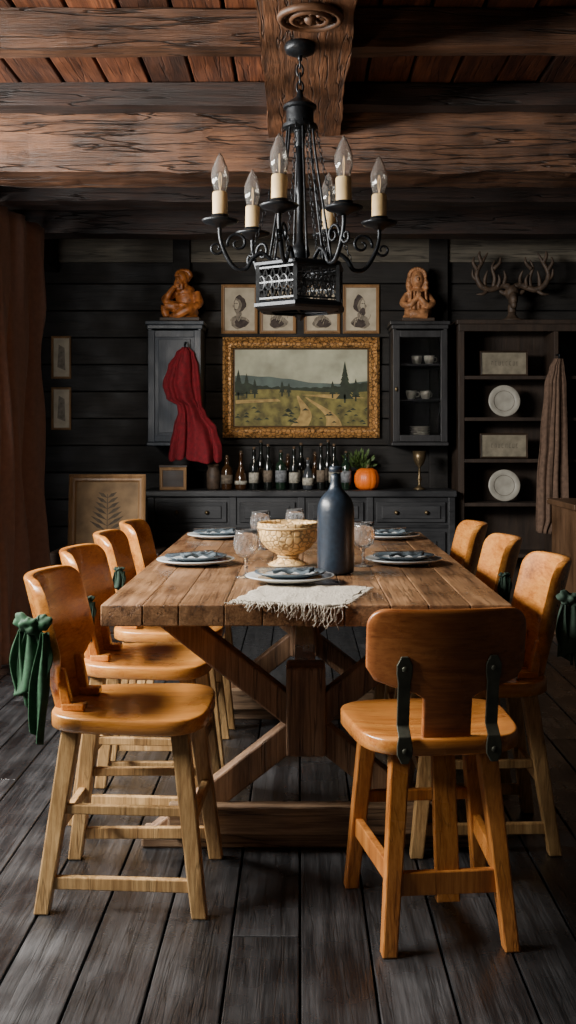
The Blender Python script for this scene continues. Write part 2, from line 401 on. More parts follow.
def back_mesh(bm,hwf,z0,z1,lean,curve,y0,t=.026,nu=21,nz=34):
    F=[];K=[]
    for k in range(nz+1):
        q=k/nz; z=z0+(z1-z0)*(.5-.5*math.cos(pi*q)); hw=hwf(z)
        fr=[];bk=[]
        for i in range(nu):
            u=math.sin((-1+2*i/(nu-1))*pi/2); x=u*hw
            edge=math.sqrt(max(0,min(1,(1-abs(u))*14+.45)))*math.sqrt(min(1,(min(z-z0,z1-z))*110+.45))
            y=byc(z,x,y0,lean,curve)
            fr.append(bm.verts.new((x,y+t/2*edge,z))); bk.append(bm.verts.new((x,y-t/2*edge,z)))
        F.append(fr);K.append(bk)
    for k in range(nz):
        for i in range(nu-1):
            bm.faces.new((F[k][i],F[k][i+1],F[k+1][i+1],F[k+1][i])); bm.faces.new((K[k][i],K[k+1][i],K[k+1][i+1],K[k][i+1]))
        bm.faces.new((F[k][0],F[k+1][0],K[k+1][0],K[k][0])); bm.faces.new((F[k][-1],K[k][-1],K[k+1][-1],F[k+1][-1]))
    for i in range(nu-1):
        bm.faces.new((F[0][i],K[0][i],K[0][i+1],F[0][i+1])); bm.faces.new((F[-1][i],F[-1][i+1],K[-1][i+1],K[-1][i]))
def sstep(a,b,x):
    t=max(0,min(1,(x-a)/(b-a))); return t*t*(3-2*t)
def hwA(z):
    base=.085+(.200-.085)*sstep(.52,.66,z)
    r=.05
    if z>.838-r: dz=(z-(.838-r))/r; base-= .05*(1-math.sqrt(max(0,1-dz*dz)))
    return base
def hwB(z):
    base=.058+(.190-.058)*sstep(.588,.630,z)
    r=.045
    if z>.80-r: dz=(z-(.80-r))/r; base-= .045*(1-math.sqrt(max(0,1-dz*dz)))
    if .588<z<.66: base-=.018*sstep(.588,.62,z)*(1-sstep(.628,.66,z))
    return base
def chair(kind):
    C=empty('dining_chair')
    near=kind=='B'
    LT=[(-.135,-.14),(.135,-.14),(-.15,.14),(.15,.14)]
    LB=[(-.18,-.205),(.18,-.205),(-.195,.195),(.195,.195)]
    if near:
        LT=[(-.105,-.14),(.105,-.14),(-.135,.13),(.135,.13)]
        LB=[(-.145,-.215),(.145,-.215),(-.175,.18),(.175,.18)]
    def lerp(i,z):
        t=1-z/.454; return (LT[i][0]+(LB[i][0]-LT[i][0])*t, LT[i][1]+(LB[i][1]-LT[i][1])*t, z)
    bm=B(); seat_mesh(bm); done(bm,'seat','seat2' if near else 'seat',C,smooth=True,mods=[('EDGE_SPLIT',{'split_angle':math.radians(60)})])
    lm='leg2' if near else 'leg'
    for i in range(4):
        bm=B(); post(bm,lerp(i,0),lerp(i,.455),.036,.038,.046,.046); done(bm,'leg',lm,C,bevel=.004)
    lean,curve,y0=(.16,1.0,-.175) if near else (.25,1.7,-.192)
    bm=B(); back_mesh(bm,hwB if near else hwA,.486,.80 if near else .838,lean,curve,y0,t=.022 if near else .030)
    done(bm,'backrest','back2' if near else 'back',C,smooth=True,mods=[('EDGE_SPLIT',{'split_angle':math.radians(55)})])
    def st(i,j,z,w=.02,d=.03):
        bm=B(); a=Vector(lerp(i,z)); b=Vector(lerp(j,z)); bar(bm,a,b,w,d); done(bm,'stretcher',lm,C,bevel=.003)
    if near:
        st(0,1,.155,.02,.055); st(0,2,.17,.02,.05); st(1,3,.17,.02,.05); st(2,3,.25)
        bm=B(); post(bm,(0,-.190,.11),(0,-.14,.453),.056,.024); done(bm,'center_slat',lm,C,bevel=.003)
        for sx in (-1,1):
            bm=B(); pts=[]; x=sx*.106
            for k in range(13):
                z=.44+.25*k/12
                yb=byc(z,x,y0,lean,curve)-.015
                if z<.52: yb=min(yb,-.208)
                pts.append((yb,z))
            prev=None
            for k,(yb,z) in enumerate(pts):
                hw=.0165*(.55 if k in(0,12) else 1)*(1.12 if k in(1,11,10,2) else .9)
                ring=[bm.verts.new((x-hw,yb-.005,z)),bm.verts.new((x+hw,yb-.005,z)),bm.verts.new((x+hw,yb+.003,z)),bm.verts.new((x-hw,yb+.003,z))]
                if prev:
                    for i in range(4): bm.faces.new((prev[i],prev[(i+1)%4],ring[(i+1)%4],ring[i]))
                else: bm.faces.new(ring[::-1])
                prev=ring
            bm.faces.new(prev)
            for z in (.47,.66): ell(bm,(x,(-.214 if z<.5 else byc(z,x,y0,lean,curve)-.021),z),(.007,.004,.007))
            done(bm,'bracket','strap',C,bevel=.002,label='dark metal strap bracket')
    else:
        st(0,2,.075,.02,.032); st(1,3,.075,.02,.032); st(0,2,.255,.018,.024); st(1,3,.255,.018,.024); st(0,1,.20); st(2,3,.22)
        for sx in (-1,1):
            bm=B(); post(bm,(sx*.092,-.160,.488),(sx*.100,-.178,.60),.034,.030,.026,.020); done(bm,'backrest_post','back',C,bevel=.004)
            bm=B(); box(bm,(sx*.092,-.145,.500),(.040,.06,.020)); done(bm,'bracket_block','back',C,bevel=.004)
    return C
CA=chair('A'); CA.location=(-.44,2.95,0); CA.rotation_euler=(0,0,-pi/2-.03)
GL='chairs along the long sides of the dining table'
top(CA,'golden wooden chair with splayed legs and green cloth tied on','chair',GL)
def chair_at(x,y,rz,label):
    c=clone(CA,(x,y,0),rz); top(c,label,'chair',GL); return c
chair_at(-.485,3.58,-pi/2-.04,'golden wooden chair with curved back beside dark green ribbon')
chair_at(-.49,4.18,-pi/2+.02,'golden wooden chair with curved back tucked under table')
chair_at(-.48,4.72,-pi/2,'golden wooden chair at the far end of table')
chair_at(.525,3.34,pi/2+.01,'golden wooden chair with dark green cloth over its back')
chair_at(.51,4.00,pi/2,'golden wooden chair with curved back tucked under table')
chair_at(.50,4.66,pi/2,'golden wooden chair at the far end of table')
CB=chair('B'); CB.location=(.328,2.775,0); CB.rotation_euler=(0,0,.10)
top(CB,'orange-brown wooden chair with T-shaped back and metal brackets','chair')

# ---------------------------------------------------------------- cloth
def drape(name,mat,prof,loc,rotz=0,amp=.02,folds=5,n=40,seed=0,thick=.004,depthf=None,irr=1.0,NZ=36,sag=0):
    bm=B(); rows=[]
    m=len(prof)
    for k in range(NZ+1):
        t=k/NZ*(m-1); i=min(m-2,int(t)); f=t-i; f=f*f*(3-2*f)
        z=prof[i][0]+(prof[i+1][0]-prof[i][0])*(t-i); hw=prof[i][1]+(prof[i+1][1]-prof[i][1])*f; xo=prof[i][2]+(prof[i+1][2]-prof[i][2])*f
        row=[]
        for j in range(n+1):
            u=-1+2*j/n
            ph=folds*pi*(u+.18*irr*math.sin(u*3.1+seed)+.10*irr*noise.noise(Vector((u*2,z*1.5,seed))))+seed
            am=amp*(.6+.6*noise.noise(Vector((u*3.3,seed*2,z*.8)))+.25)
            s=math.sin(ph)
            y=am*(s+.35*math.sin(ph*2.3+1+z*4))*(.45+.55*k/NZ)+ (depthf(u,k/NZ) if depthf else 0)
            x=xo+hw*(u+.07*math.cos(ph)) 
            zz=z+.018*noise.noise(Vector((u*3,seed,z)))*(k/NZ)+sag*s*.3*(k/NZ)
            row.append(bm.verts.new((x,y,zz)))
        rows.append(row)
    for a,b in zip(rows,rows[1:]):
        for j in range(n): bm.faces.new((a[j],a[j+1],b[j+1],b[j]))
    return done(bm,name,mat,smooth=True,loc=loc,rot=(0,0,rotz),mods=[('SOLIDIFY',{'thickness':thick})])
o=drape('curtain','curtain',[(2.40,.60,0),(1.6,.58,0),(.8,.58,0),(.022,.60,0)],(-1.555,5.72,0),rotz=pi/2-.12,amp=.055,folds=6.5,n=170,seed=1.3,thick=.004)
top(o,'reddish-brown floor-length curtain hanging in folds by the window','curtain')
R=empty('curtain_rod',(-1.58,5.2,2.43))
bm=B(); tube(bm,[(0,-3.6,0),(0,1.25,0)],.014,12,0); done(bm,'rod','iron',R,smooth=True)
bm=B(); ell(bm,(0,1.27,0),(.025,.03,.025)); done(bm,'finial','iron',R,smooth=True)
for yy in (-3.3,-.7,1.1):
    bm=B(); bar(bm,(0,yy,.0),(-.27,yy,.0),.012,.02); done(bm,'bracket','iron',R)
top(R,'black iron curtain rod above the window','curtain rod')

def scarf(mat,loc,rotz,s=1.0,label='',cat='scarf'):
    S=empty('green_scarf',loc,rotz)
    for k,(x,hw,zt,zb,sd,tp) in enumerate(((-.004,.050,.0,-.165,.3,.15),(.030,.026,-.01,-.285,2.1,.5),(-.024,.030,-.01,-.20,4.0,.3))):
        bm=B(); rows=[]
        NZ=30;n=36
        for i in range(NZ+1):
            t=i/NZ; z=zt+(zb-zt)*t; w=hw*(.30+.85*math.sin(min(1,t*1.5)*pi/2))*(1-tp*max(0,t-.5)/.5)
            row=[]
            for j in range(n+1):
                u=-1+2*j/n; ph=u*(7-2*t)+sd+2.2*noise.noise(Vector((u*.8,z*5,sd)))
                zz=z-.02*u*t*(1 if k else -1)
                row.append(bm.verts.new(((x+w*u+.012*math.sin(t*3+sd))*s,(.013*math.sin(ph)*(.5+.5*t)-.012*(k==1)+.006*(k==2)-.004*math.cos(u*3))*s,zz*s)))
            rows.append(row)
        for a,b in zip(rows,rows[1:]):
            for j in range(n): bm.faces.new((a[j],a[j+1],b[j+1],b[j]))
        done(bm,'tail',mat,S,smooth=True,mods=[('SOLIDIFY',{'thickness':.004})])
    bm=B(); 
    ell(bm,(0,-.006*s,.005),(.026*s,.022*s,.020*s),u=32,v=20)
    ell(bm,(-.026*s,.004*s,.012*s),(.032*s,.016*s,.022*s),(0,.5,0),u=32,v=20); ell(bm,(.028*s,.004*s,.012*s),(.028*s,.015*s,.020*s),(0,-.5,0),u=32,v=20)
    for v in bm.verts:
        v.co+=v.co.normalized()*.014*s*noise.noise(Vector((v.co.x*60/s,v.co.y*30/s,v.co.z*60/s)))
    done(bm,'knot',mat,S,smooth=True)
    top(S,label,cat,'green cloths tied to chair backs'); return S
scarf('green',(-.668,2.738,.725),-.25,.95,'bright green cloth tied to the chair back corner')
scarf('dgreen',(-.650,3.36,.70),.2,.42,'small dark green ribbon tied on chair post')
scarf('dgreen',(-.650,3.955,.72),.2,.36,'tiny dark green ribbon tied on chair post')
scarf('dgreen',(.775,3.115,.735),.3,.85,'dark green cloth draped on chair back')
scarf('dgreen',(.705,3.785,.72),.2,.38,'small dark green ribbon tied on chair post')

# ---------------------------------------------------------------- table setting
TZ=.7610
def plate_obj(r,mats,name='plate'):
    bm=B()
    prof=[(r*.55,0),(r*.60,.002),(r*.97,.015),(r,.018),(r*.985,.0205),(r*.72,.0115),(r*.60,.0065),(r*.3,.006),(.001,.006)]
    lathe(bm,prof,48)
    for f in bm.faces:
        c=f.calc_center_median(); d=math.hypot(c.x,c.y)
        if len(mats)>1 and d>r*.74: f.material_index=1
    return done(bm,name,mats,smooth=True)
big=plate_obj(.135,['platerim','plate']); top(big,'grey stoneware dinner plate at a place setting','plate','dinner plates on the table')
small=plate_obj(.108,['plate','platerim']); top(small,'slate-rimmed side plate stacked on a dinner plate','plate','side plates on the table')
def nap(bm):
    rows=[]
    for i in range(19):
        row=[]
        for j in range(13):
            u=-1+2*i/18; v=-1+2*j/12
            row.append(bm.verts.new((u*.058,v*(.016+.018*abs(u)),.008+.005*math.sin(v*9+u*2)+.003*math.sin(u*9))))
        rows.append(row)
    for a,b in zip(rows,rows[1:]):
        for j in range(12): bm.faces.new((a[j],a[j+1],b[j+1],b[j]))
nk=B(); nap(nk); nap_o=done(nk,'napkin','napkin',smooth=True,mods=[('SOLIDIFY',{'thickness':.003})])
top(nap_o,'folded slate-blue napkin lying on a plate','napkin','napkins on the plates')
def fork():
    bm=B(); bar(bm,(-.095,0,.002),(.03,0,.003),.006,.0025)
    box(bm,(.04,0,.003),(.03,.020,.0025))
    for k in range(4): box(bm,(.068,-.0085+k*.0057,.004),(.036,.003,.002))
    return done(bm,'fork','steel',bevel=.0005)
fk=fork(); top(fk,'dark steel fork resting across a plate','fork','forks on the table')
places=[(-.03,3.31,-.2),(-.36,3.80,.3),(-.355,4.78,0),(.36,3.82,-.2),(.385,4.76,.1),(-.0,4.86,.0)]
for k,(x,y,rz) in enumerate(places):
    b=big if k==0 else clone(big); s_=small if k==0 else clone(small); q=nap_o if k==0 else clone(nap_o)
    zb=TZ+(.005 if k==0 else 0)
    b.location=(x,y,zb); s_.location=(x,y,zb+.0115); q.location=(x+.01,y,zb+.023); q.rotation_euler=(0,0,rz)
    f=fk if k==0 else clone(fk)
    f.location=(x-.01,y-.025,zb+.042); f.rotation_euler=(0,0,rz+.25)
edge_y=3.985-1.105-.008
def drp(x,y,z):
    p=Vector((x,y,0)); p.rotate(Euler((0,0,-.26))); X=p.x+.032; Y=p.y+3.155
    if Y<edge_y:
        return (X,edge_y-.003-.004*abs(math.sin(X*60)),z-(edge_y-Y))
    return (X,Y,z)
MT=empty('placemat',(0,0,0))
bm=B(); rows=[]
for i in range(61):
    row=[]
    for j in range(61):
        x=-.150+.300*i/60+.004*math.sin(j*.4); y=-.265+.35*j/60+.007*math.sin(i*.35)
        row.append(bm.verts.new(drp(x,y,TZ+.0012+.004*max(0,noise.noise(Vector((x*22,y*9,0))))+.005*max(0,math.sin(x*60+y*25))*max(0,noise.noise(Vector((x*6,y*6,4))))*2)))
    rows.append(row)
for a,b in zip(rows,rows[1:]):
    for j in range(60): bm.faces.new((a[j],a[j+1],b[j+1],b[j]))
done(bm,'woven_cloth','linen',MT,smooth=True,mods=[('SOLIDIFY',{'thickness':.002,'offset':1})])
bm=B()
for i in range(100):
    x=-.149+.298*i/99
    L=.055+random.uniform(-.018,.012); s0=random.uniform(-3,3); 
    pts=[drp(x+.006*math.sin(s0+k*.9)*k/3+(.003 if i%3==0 else -.003 if i%3==2 else 0)*k/2,-.262+.007*math.sin(i*.2)-L*k/5,TZ+.0025) for k in range(6)]
    pts=[(p[0],p[1]-.001-random.uniform(0,.004),p[2]) for p in pts]
    tube(bm,pts,[.0017,.0014,.0008],5,2)
for i in range(50):
    y=-.26+.335*i/49
    pts=[drp(.149+.018*k/3,y+.005*math.sin(i*2.3+k),TZ+.0025) for k in range(4)]
    tube(bm,pts,.0013,5,0)
o=done(bm,'fringe','linen',MT,smooth=True); o['kind']='stuff'
top(MT,'cream woven placemat with fringe over the table edge','placemat')
BW=empty('serving_bowl',(-.04,3.75,TZ))
bm=B()
prof=[(.062,0),(.065,.006),(.060,.012),(.042,.020),(.030,.030),(.030,.036),(.050,.046),(.075,.062),(.092,.085),(.099,.11),(.101,.130),(.104,.136),(.105,.146),(.100,.150),(.095,.143),(.092,.11),(.078,.075),(.05,.052),(.001,.048)]
lathe(bm,prof,96,rib=lambda a,z:1+(.03*abs(math.sin(a*9+z*30))*max(0,math.sin((z-.045)/.08*pi)) if .045<z<.125 else 0))
done(bm,'bowl_body','bowl',BW,smooth=True)
bm=B()
for zz,rr in ((.132,.1025),(.033,.033),(.005,.064)):
    tube(bm,[(rr*math.cos(a*pi/24),rr*math.sin(a*pi/24),zz) for a in range(48)],.0045,8,0,True)
done(bm,'rim_band','bowlplain',BW,smooth=True)
top(BW,'golden beige carved footed stoneware bowl on the table','bowl')
BT=empty('ceramic_bottle',(.115,3.54,TZ))
bm=B(); lathe(bm,[(.054,0),(.059,.006),(.060,.03),(.060,.19),(.059,.215),(.052,.240),(.036,.258),(.022,.270),(.018,.285),(.0165,.30),(.0165,.325)],48)
done(bm,'bottle_body','bottle',BT,smooth=True,mods=[('SUBSURF',{'levels':1,'render_levels':1})])
bm=B(); lathe(bm,[(.0175,.325),(.0215,.327),(.022,.338),(.019,.345),(.013,.345),(.012,.33)],32); done(bm,'bottle_lip','bottle',BT,smooth=True)
top(BT,'tall matte slate-blue ceramic bottle on the table','bottle')
def goblet():
    G=empty('cut_glass_goblet')
    bm=B()
    rib=lambda a,z:1+(.06*(abs(math.sin(a*7+z*60))-.5)+.06*(abs(math.sin(a*7-z*60))-.5) if .075<z<.125 else 0)
    lathe(bm,[(.001,.062),(.018,.064),(.031,.076),(.0345,.084),(.037,.092),(.038,.10),(.0385,.108),(.038,.116),(.037,.124),(.035,.135),(.034,.150),(.0325,.150),(.0345,.124),(.0355,.10),(.030,.08),(.015,.069),(.001,.067)],84,rib=rib)
    done(bm,'cup','glass',G,smooth=True)
    bm=B(); lathe(bm,[(.033,0),(.033,.002),(.012,.006),(.005,.012),(.0045,.03),(.007,.036),(.0045,.042),(.006,.058),(.012,.0625),(.001,.064)],32)
    done(bm,'stem','glass',G,smooth=True)
    return G
g=goblet(); g.location=(-.168,3.44,TZ); top(g,'cut crystal goblet on the table','glass','goblets on the table')
for p in ((.215,3.74),(-.155,4.30),(.18,4.45),(-.02,4.42)):
    clone(g,(p[0],p[1],TZ),0)

# ---------------------------------------------------------------- chandelier
CH=empty('chandelier',(.0,3.45,1.59))
bm=B(); lathe(bm,[(.02,.805),(.045,.815),(.05,.832),(.045,.845)],24); tube(bm,[(0,0,.81),(0,0,.79)],.007,8,0); done(bm,'canopy','iron',CH,smooth=True)
bm=B()
for k in range(4):
    zz=.785-k*.026; pts=[]
    for a in range(16):
        t=a*pi/8; x=.010*math.cos(t); z=.019*math.sin(t)
        pts.append((x,0,zz+z) if k%2 else (0,x,zz+z))
    tube(bm,pts,.0032,8,0,True)
done(bm,'chain','iron',CH,smooth=True)
bm=B(); lathe(bm,[(.004,.70),(.009,.69),(.013,.675),(.034,.662),(.043,.655),(.052,.648),(.052,.640),(.043,.636),(.043,.592),(.054,.588),(.054,.578),(.045,.574),(.018,.570),(.014,.52)],32)
done(bm,'hub','iron',CH,smooth=True,mods=[('EDGE_SPLIT',{'split_angle':math.radians(50)})])
bm=B(); lathe(bm,[(.014,.56),(.010,.40),(.016,.385),(.010,.37),(.011,.22),(.028,.205),(.032,.18),(.02,.165),(.02,.15)],20); done(bm,'column','iron',CH,smooth=True)
for k in range(6):
    a=math.radians(-18+60*k)
    bm=B(); c,s=math.cos(a),math.sin(a)
    tube(bm,[(.040*c,.040*s,.60),(.050*c,.050*s,.50),(.076*c,.076*s,.33),(.105*c,.105*s,.15)],.0038,8,5); done(bm,'cage_rod','iron',CH,smooth=True)
ANG=[4,67,129,184,256,301]
for dg in ANG:
    a=math.radians(dg); c,s=math.cos(a),math.sin(a)
    bm=B(); P0=Vector((.05*c,.05*s,.585)); P1=Vector((.165*c,.165*s,.15)); n=26
    for i in range(n):
        t=(i+.5)/n; p=P0.lerp(P1,t)+Vector((-.012*c,-.012*s,0))*math.sin(pi*t); d=(P1-P0).normalized(); sd=Vector((-s,c,0)) if i%2 else d.cross(Vector((-s,c,0)))
        tube(bm,[p+d*.011*math.cos(q*pi/4)+sd*.005*math.sin(q*pi/4) for q in range(8)],.0014,5,0,True)
    done(bm,'support_chain','iron',CH,smooth=True)
NS=6; RR=.150
BK=done((lambda b:(lathe(b,[(RR-.004,.150),(RR+.002,.146),(RR+.002,.138),(RR-.006,.134),(RR-.018,.132)],NS,cap=False),lathe(b,[(RR-.016,.030),(RR-.006,.027),(RR+.005,.021),(RR+.005,.011),(RR-.006,.004),(.10,-.002)],NS,cap=False),b)[2])(B()),'basket','iron',CH,rot=(0,0,-pi/2-.10),mods=[('SOLIDIFY',{'thickness':.004})])
bm=B()
Rr=RR-.008
for q in range(NS):
    a0=q*2*pi/NS; a1=a0+2*pi/NS
    P0=Vector((Rr*math.cos(a0),Rr*math.sin(a0),0)); P1=Vector((Rr*math.cos(a1),Rr*math.sin(a1),0))
    def P(u,z): return P0.lerp(P1,u)+Vector((0,0,z))
    bar(bm,P(0,.02),P(0,.14),.012,.012)
    for zz in (.035,.084,.129): bar(bm,P(0,zz),P(1,zz),.005,.005)
    n=5
    for k in range(n):
        u0=k/n; u1=(k+1)/n
        bar(bm,P(u0,.034),P(u1,.130),.0045,.004); bar(bm,P(u1,.034),P(u0,.130),.0045,.004)
        uc=(u0+u1)/2
        d=(P1-P0).normalized()
        tube(bm,[P(uc,.083)+d*.013*math.cos(t*pi/5)+Vector((0,0,.022*math.sin(t*pi/5))) for t in range(10)],.0028,6,0,True)
done(bm,'fretwork','fret',BK)
bm=B(); lathe(bm,[(RR-.03,.148),(.05,.165),(.02,.17)],NS); done(bm,'basket_lid','iron',BK)
bm=B(); lathe(bm,[(.012,-.002),(.02,-.008),(.012,-.018),(.004,-.026)],16); bar(bm,(-.12,0,.004),(.12,0,.004),.008,.006); bar(bm,(0,-.12,.004),(0,.12,.004),.008,.006); done(bm,'bottom_finial','iron',BK,smooth=False)
fil=plain('filament',(.7,.5,.2),rough=.4,Emission_Color=(1,.65,.35,1),Emission_Strength=.6)
for dg in ANG:
    a=math.radians(dg)
    bm=B()
    tube(bm,[(.085,0,.16),(.12,0,.185),(.15,0,.165),(.17,0,.135),(.205,0,.14),(.235,0,.185),(.25,0,.235),(.25,0,.280)],[.006,.007,.007,.007,.007,.007,.006,.007],8,6)
    sp=[]
    for i in range(22):
        t=i/21*2.6*pi; r=.034*(1-i/26); sp.append((.195+r*math.cos(t-.3),0,.215+r*math.sin(t-.3)))
    tube(bm,sp,[.005,.005,.003],8,0)
    sp=[]
    for i in range(18):
        t=i/17*2.3*pi; r=.022*(1-i/24); sp.append((.262-r*math.cos(t)+.0,0,.20-r*math.sin(t)))
    tube(bm,sp,[.005,.004,.003],8,0)
    A=done(bm,'arm','iron',CH,smooth=True,rot=(0,0,a))
    bm=B(); lathe(bm,[(.012,.262),(.022,.270),(.052,.278),(.058,.286),(.055,.288),(.03,.283),(.028,.290),(.027,.303),(.001,.303)],28,c=(.25,0,0)); done(bm,'drip_pan','iron',A,smooth=True)
    bm=B(); lathe(bm,[(.0235,.295),(.0235,.370),(.021,.374),(.012,.374)],24,c=(.25,0,0),rib=lambda a,z:1+.03*math.sin(a*3+z*40)); done(bm,'candle_sleeve','wax',A,smooth=True,mods=[('EDGE_SPLIT',{'split_angle':math.radians(50)})])
    bm=B(); lathe(bm,[(.016,.374),(.020,.382),(.0265,.404),(.0275,.420),(.0255,.440),(.018,.462),(.009,.484),(.002,.496)],24,c=(.25,0,0),rib=lambda a,z:1+.05*math.sin(a*6+z*60)); done(bm,'bulb','bulb',A,smooth=True,mods=[('SOLIDIFY',{'thickness':.002})])
    bm=B(); tube(bm,[(.25,0,.376),(.246,0,.41),(.25,0,.435),(.254,0,.41),(.25,0,.378)],.0014,5,4); done(bm,'filament',fil,A)
top(CH,'black wrought iron chandelier with six candle arms','chandelier')

# ---------------------------------------------------------------- frames
def frame_ring(bm,w,h,b,d,mi=0,sub=1):
    prof=[(0,0),(0,-d*.8),(b*.25,-d),(b*.55,-d*.7),(b*.8,-d*.75),(b,-d*.35),(b,0)]
    rings=[]
    for k,(o,y) in enumerate(prof):
        x=w/2-o; z=h/2-o; ring=[]
        C=[(-x,-z),(x,-z),(x,z),(-x,z)]
        for i in range(4):
            a=C[i]; c=C[(i+1)%4]
            for q in range(sub):
                t=q/sub; dy=0
                if sub>1 and k in (2,3): dy=-.008*abs(math.sin(q*1.9+i))*(1 if k==2 else -.5)
                ring.append(bm.verts.new((a[0]+(c[0]-a[0])*t,y+dy,a[1]+(c[1]-a[1])*t)))
        rings.append(ring)
    n=len(rings); m=len(rings[0])
    for k in range(n):
        a=rings[k];c=rings[(k+1)%n]
        for i in range(m): bm.faces.new((a[i],a[(i+1)%m],c[(i+1)%m],c[i])).material_index=mi
def picture(name,x,y,z,w,h,b,d,fm,canvas_fn,cmats,label,tilt=0,rz=0,group=None,sub=1):
    P=empty(name,(x,y,z)); P.rotation_euler=(tilt,0,rz)
    bm=B(); frame_ring(bm,w,h,b,d,sub=sub); done(bm,'frame',fm,P)
    if sub>1:
        bm=B(); frame_ring(bm,w-2*b+.004,h-2*b+.004,.016,.016); done(bm,'inner_slip','goldin',P)
    bm=B(); canvas_fn(bm,w-2*b+.004,h-2*b+.004); done(bm,'canvas',cmats,P,fixn=False)
    top(P,label,'picture',group); return P
def landscape(bm,w,h):
    y=-.008
    X=lambda u:(u-.5)*w; Z=lambda v:(v-.5)*h
    poly(bm,[(X(0),Z(0)),(X(1),Z(0)),(X(1),Z(1)),(X(0),Z(1))],y,0)
    def strip(top_fn,v0,yy,mi,u0=0,u1=1,n=60):
        pts=[(X(u0+(u1-u0)*i/n),Z(top_fn(u0+(u1-u0)*i/n))) for i in range(n+1)]
        for i in range(n):
            poly(bm,[(pts[i][0],Z(v0)),(pts[i+1][0],Z(v0)),pts[i+1],pts[i]],yy,mi)
    strip(lambda u:.60+.05*math.sin(u*5+1)+.015*noise.noise(Vector((u*8,0,0))),.3,y-.0006,1)
    strip(lambda u:.50+.05*abs(noise.noise(Vector((u*14,3,0))))+.12*max(0,(.28-u))*2+.06*sstep(.7,1,u)+.02*noise.noise(Vector((u*50,1,0))),.3,y-.0012,2)
    strip(lambda u:.46+.02*math.sin(u*6),0,y-.0018,3)
    for (a0,a1,b0,b1) in (((.42,.02),(.55,.02),(.50,.40),(.515,.40)),((.68,.02),(.80,.02),(.56,.38),(.575,.38))):
        n=14
        for i in range(n):
            t0=i/n;t1=(i+1)/n
            f=lambda t,p,q:(p[0]+(q[0]-p[0])*t+.04*math.sin(t*pi*1.3),p[1]+(q[1]-p[1])*t)
            A=f(t0,a0,b0);Bq=f(t0,a1,b1);C=f(t1,a1,b1);D=f(t1,a0,b0)
            poly(bm,[(X(p[0]),Z(p[1])) for p in (A,Bq,C,D)],y-.0024,4)
    poly(bm,[(X(.5),Z(.41)),(X(.75),Z(.36)),(X(.98),Z(.37)),(X(.8),Z(.42))],y-.0023,4)
    poly(bm,[(X(.02),Z(.30)),(X(.35),Z(.33)),(X(.33),Z(.36)),(X(.02),Z(.345))],y-.0023,4)
    def fir(u,v,s):
        for k in range(7):
            q=k/7; ww=.06*s*(1-q)+.006; zz=v+.40*s*q
            poly(bm,[(X(max(.01,u-ww)),Z(zz)),(X(min(.99,u+ww)),Z(zz)),(X(u),Z(zz+.13*s))],y-.003-k*.0001,2)
        poly(bm,[(X(u-.006),Z(v-.05)),(X(u+.006),Z(v-.05)),(X(u+.006),Z(v+.1)),(X(u-.006),Z(v+.1))],y-.003,2)
    fir(.82,.36,1.0); fir(.90,.38,.5); fir(.73,.42,.35); fir(.10,.42,.55); fir(.04,.40,.7); fir(.16,.42,.4); fir(.36,.44,.3); fir(.41,.44,.25)
    for k in range(40):
        u=random.random(); v=random.uniform(.02,.28); s=random.uniform(.01,.03)
        poly(bm,[(X(max(0,u-s)),Z(v)),(X(min(1,u+s)),Z(v)),(X(u),Z(v+s*1.2))],y-.0026,2)
picture('landscape_painting',.008,YB-.001,1.547,1.10,.705,.072,.05,'gold',landscape,['sky','hill','trees','field','path'],'large landscape painting of field path in ornate gilt frame',sub=44)
def portrait(seed):
    def fn(bm,w,h):
        rnd=random.Random(seed)
        X=lambda u:(u-.5)*w; Z=lambda v:(v-.5)*h
        poly(bm,[(X(0),Z(0)),(X(1),Z(0)),(X(1),Z(1)),(X(0),Z(1))],-.005,0)
        lay=[-.0056]
        def el(u,v,a,b,mi=1,rot=0,n=22):
            lay[0]-=.00012
            pts=[]
            for t in range(n):
                q=t*2*pi/n; rr=1+.10*math.sin(q*3+seed)+.05*math.sin(q*7+seed)
                p=Vector((a*rr*math.cos(q),b*rr*math.sin(q))); p.rotate(Matrix.Rotation(rot,2))
                pts.append((X(u+p.x),Z(v+p.y)))
            poly(bm,pts,lay[0],mi)
        s=-1 if seed%2 else 1; dx=rnd.uniform(-.04,.04)
        el(.5+dx*.3,.20,.30,.15,2); el(.5+dx*.3-.06*s,.17,.22,.10,1); el(.5+dx,.38,.09,.14,2)
        el(.5+dx-.04*s,.62,.19,.20,1,.3*s)
        el(.5+dx+.04*s,.58,.13,.17,2)
        el(.5+dx+.07*s,.60,.07,.11,0)
        el(.5+dx+.17*s,.57,.035,.03,2)
        el(.5+dx+.06*s,.63,.028,.010,1); el(.5+dx+.12*s,.63,.020,.010,1); el(.5+dx+.10*s,.49,.035,.010,1)
        if seed in (2,4): el(.5+dx+.07*s,.44,.10,.09,1)
        for k in range(9):
            u=rnd.uniform(.2,.8); v=rnd.uniform(.06,.3)
            lay[0]-=.0001; poly(bm,[(X(u),Z(v)),(X(u+.012),Z(v)),(X(u+.07),Z(v+.12)),(X(u+.058),Z(v+.12))],lay[0],1 if k%2 else 0)
    return fn
fx=[(-.425,1),(-.155,2),(.155,3),(.43,4)]
for x,sd in fx:
    picture('portrait_sketch',x,YB-.001,2.10,.255,.345,.022,.02,'oak',portrait(sd),['paper','ink','halftone'],'small framed portrait sketch in slim oak frame',group='portrait sketches above the landscape')
def tiny(bm,w,h):
    poly(bm,[(-w/2,-h/2),(w/2,-h/2),(w/2,h/2),(-w/2,h/2)],-.005,0)
    poly(bm,[(-w/4,-h/4),(w/4,-h/3),(w/5,h/4),(-w/6,h/3)],-.006,1)
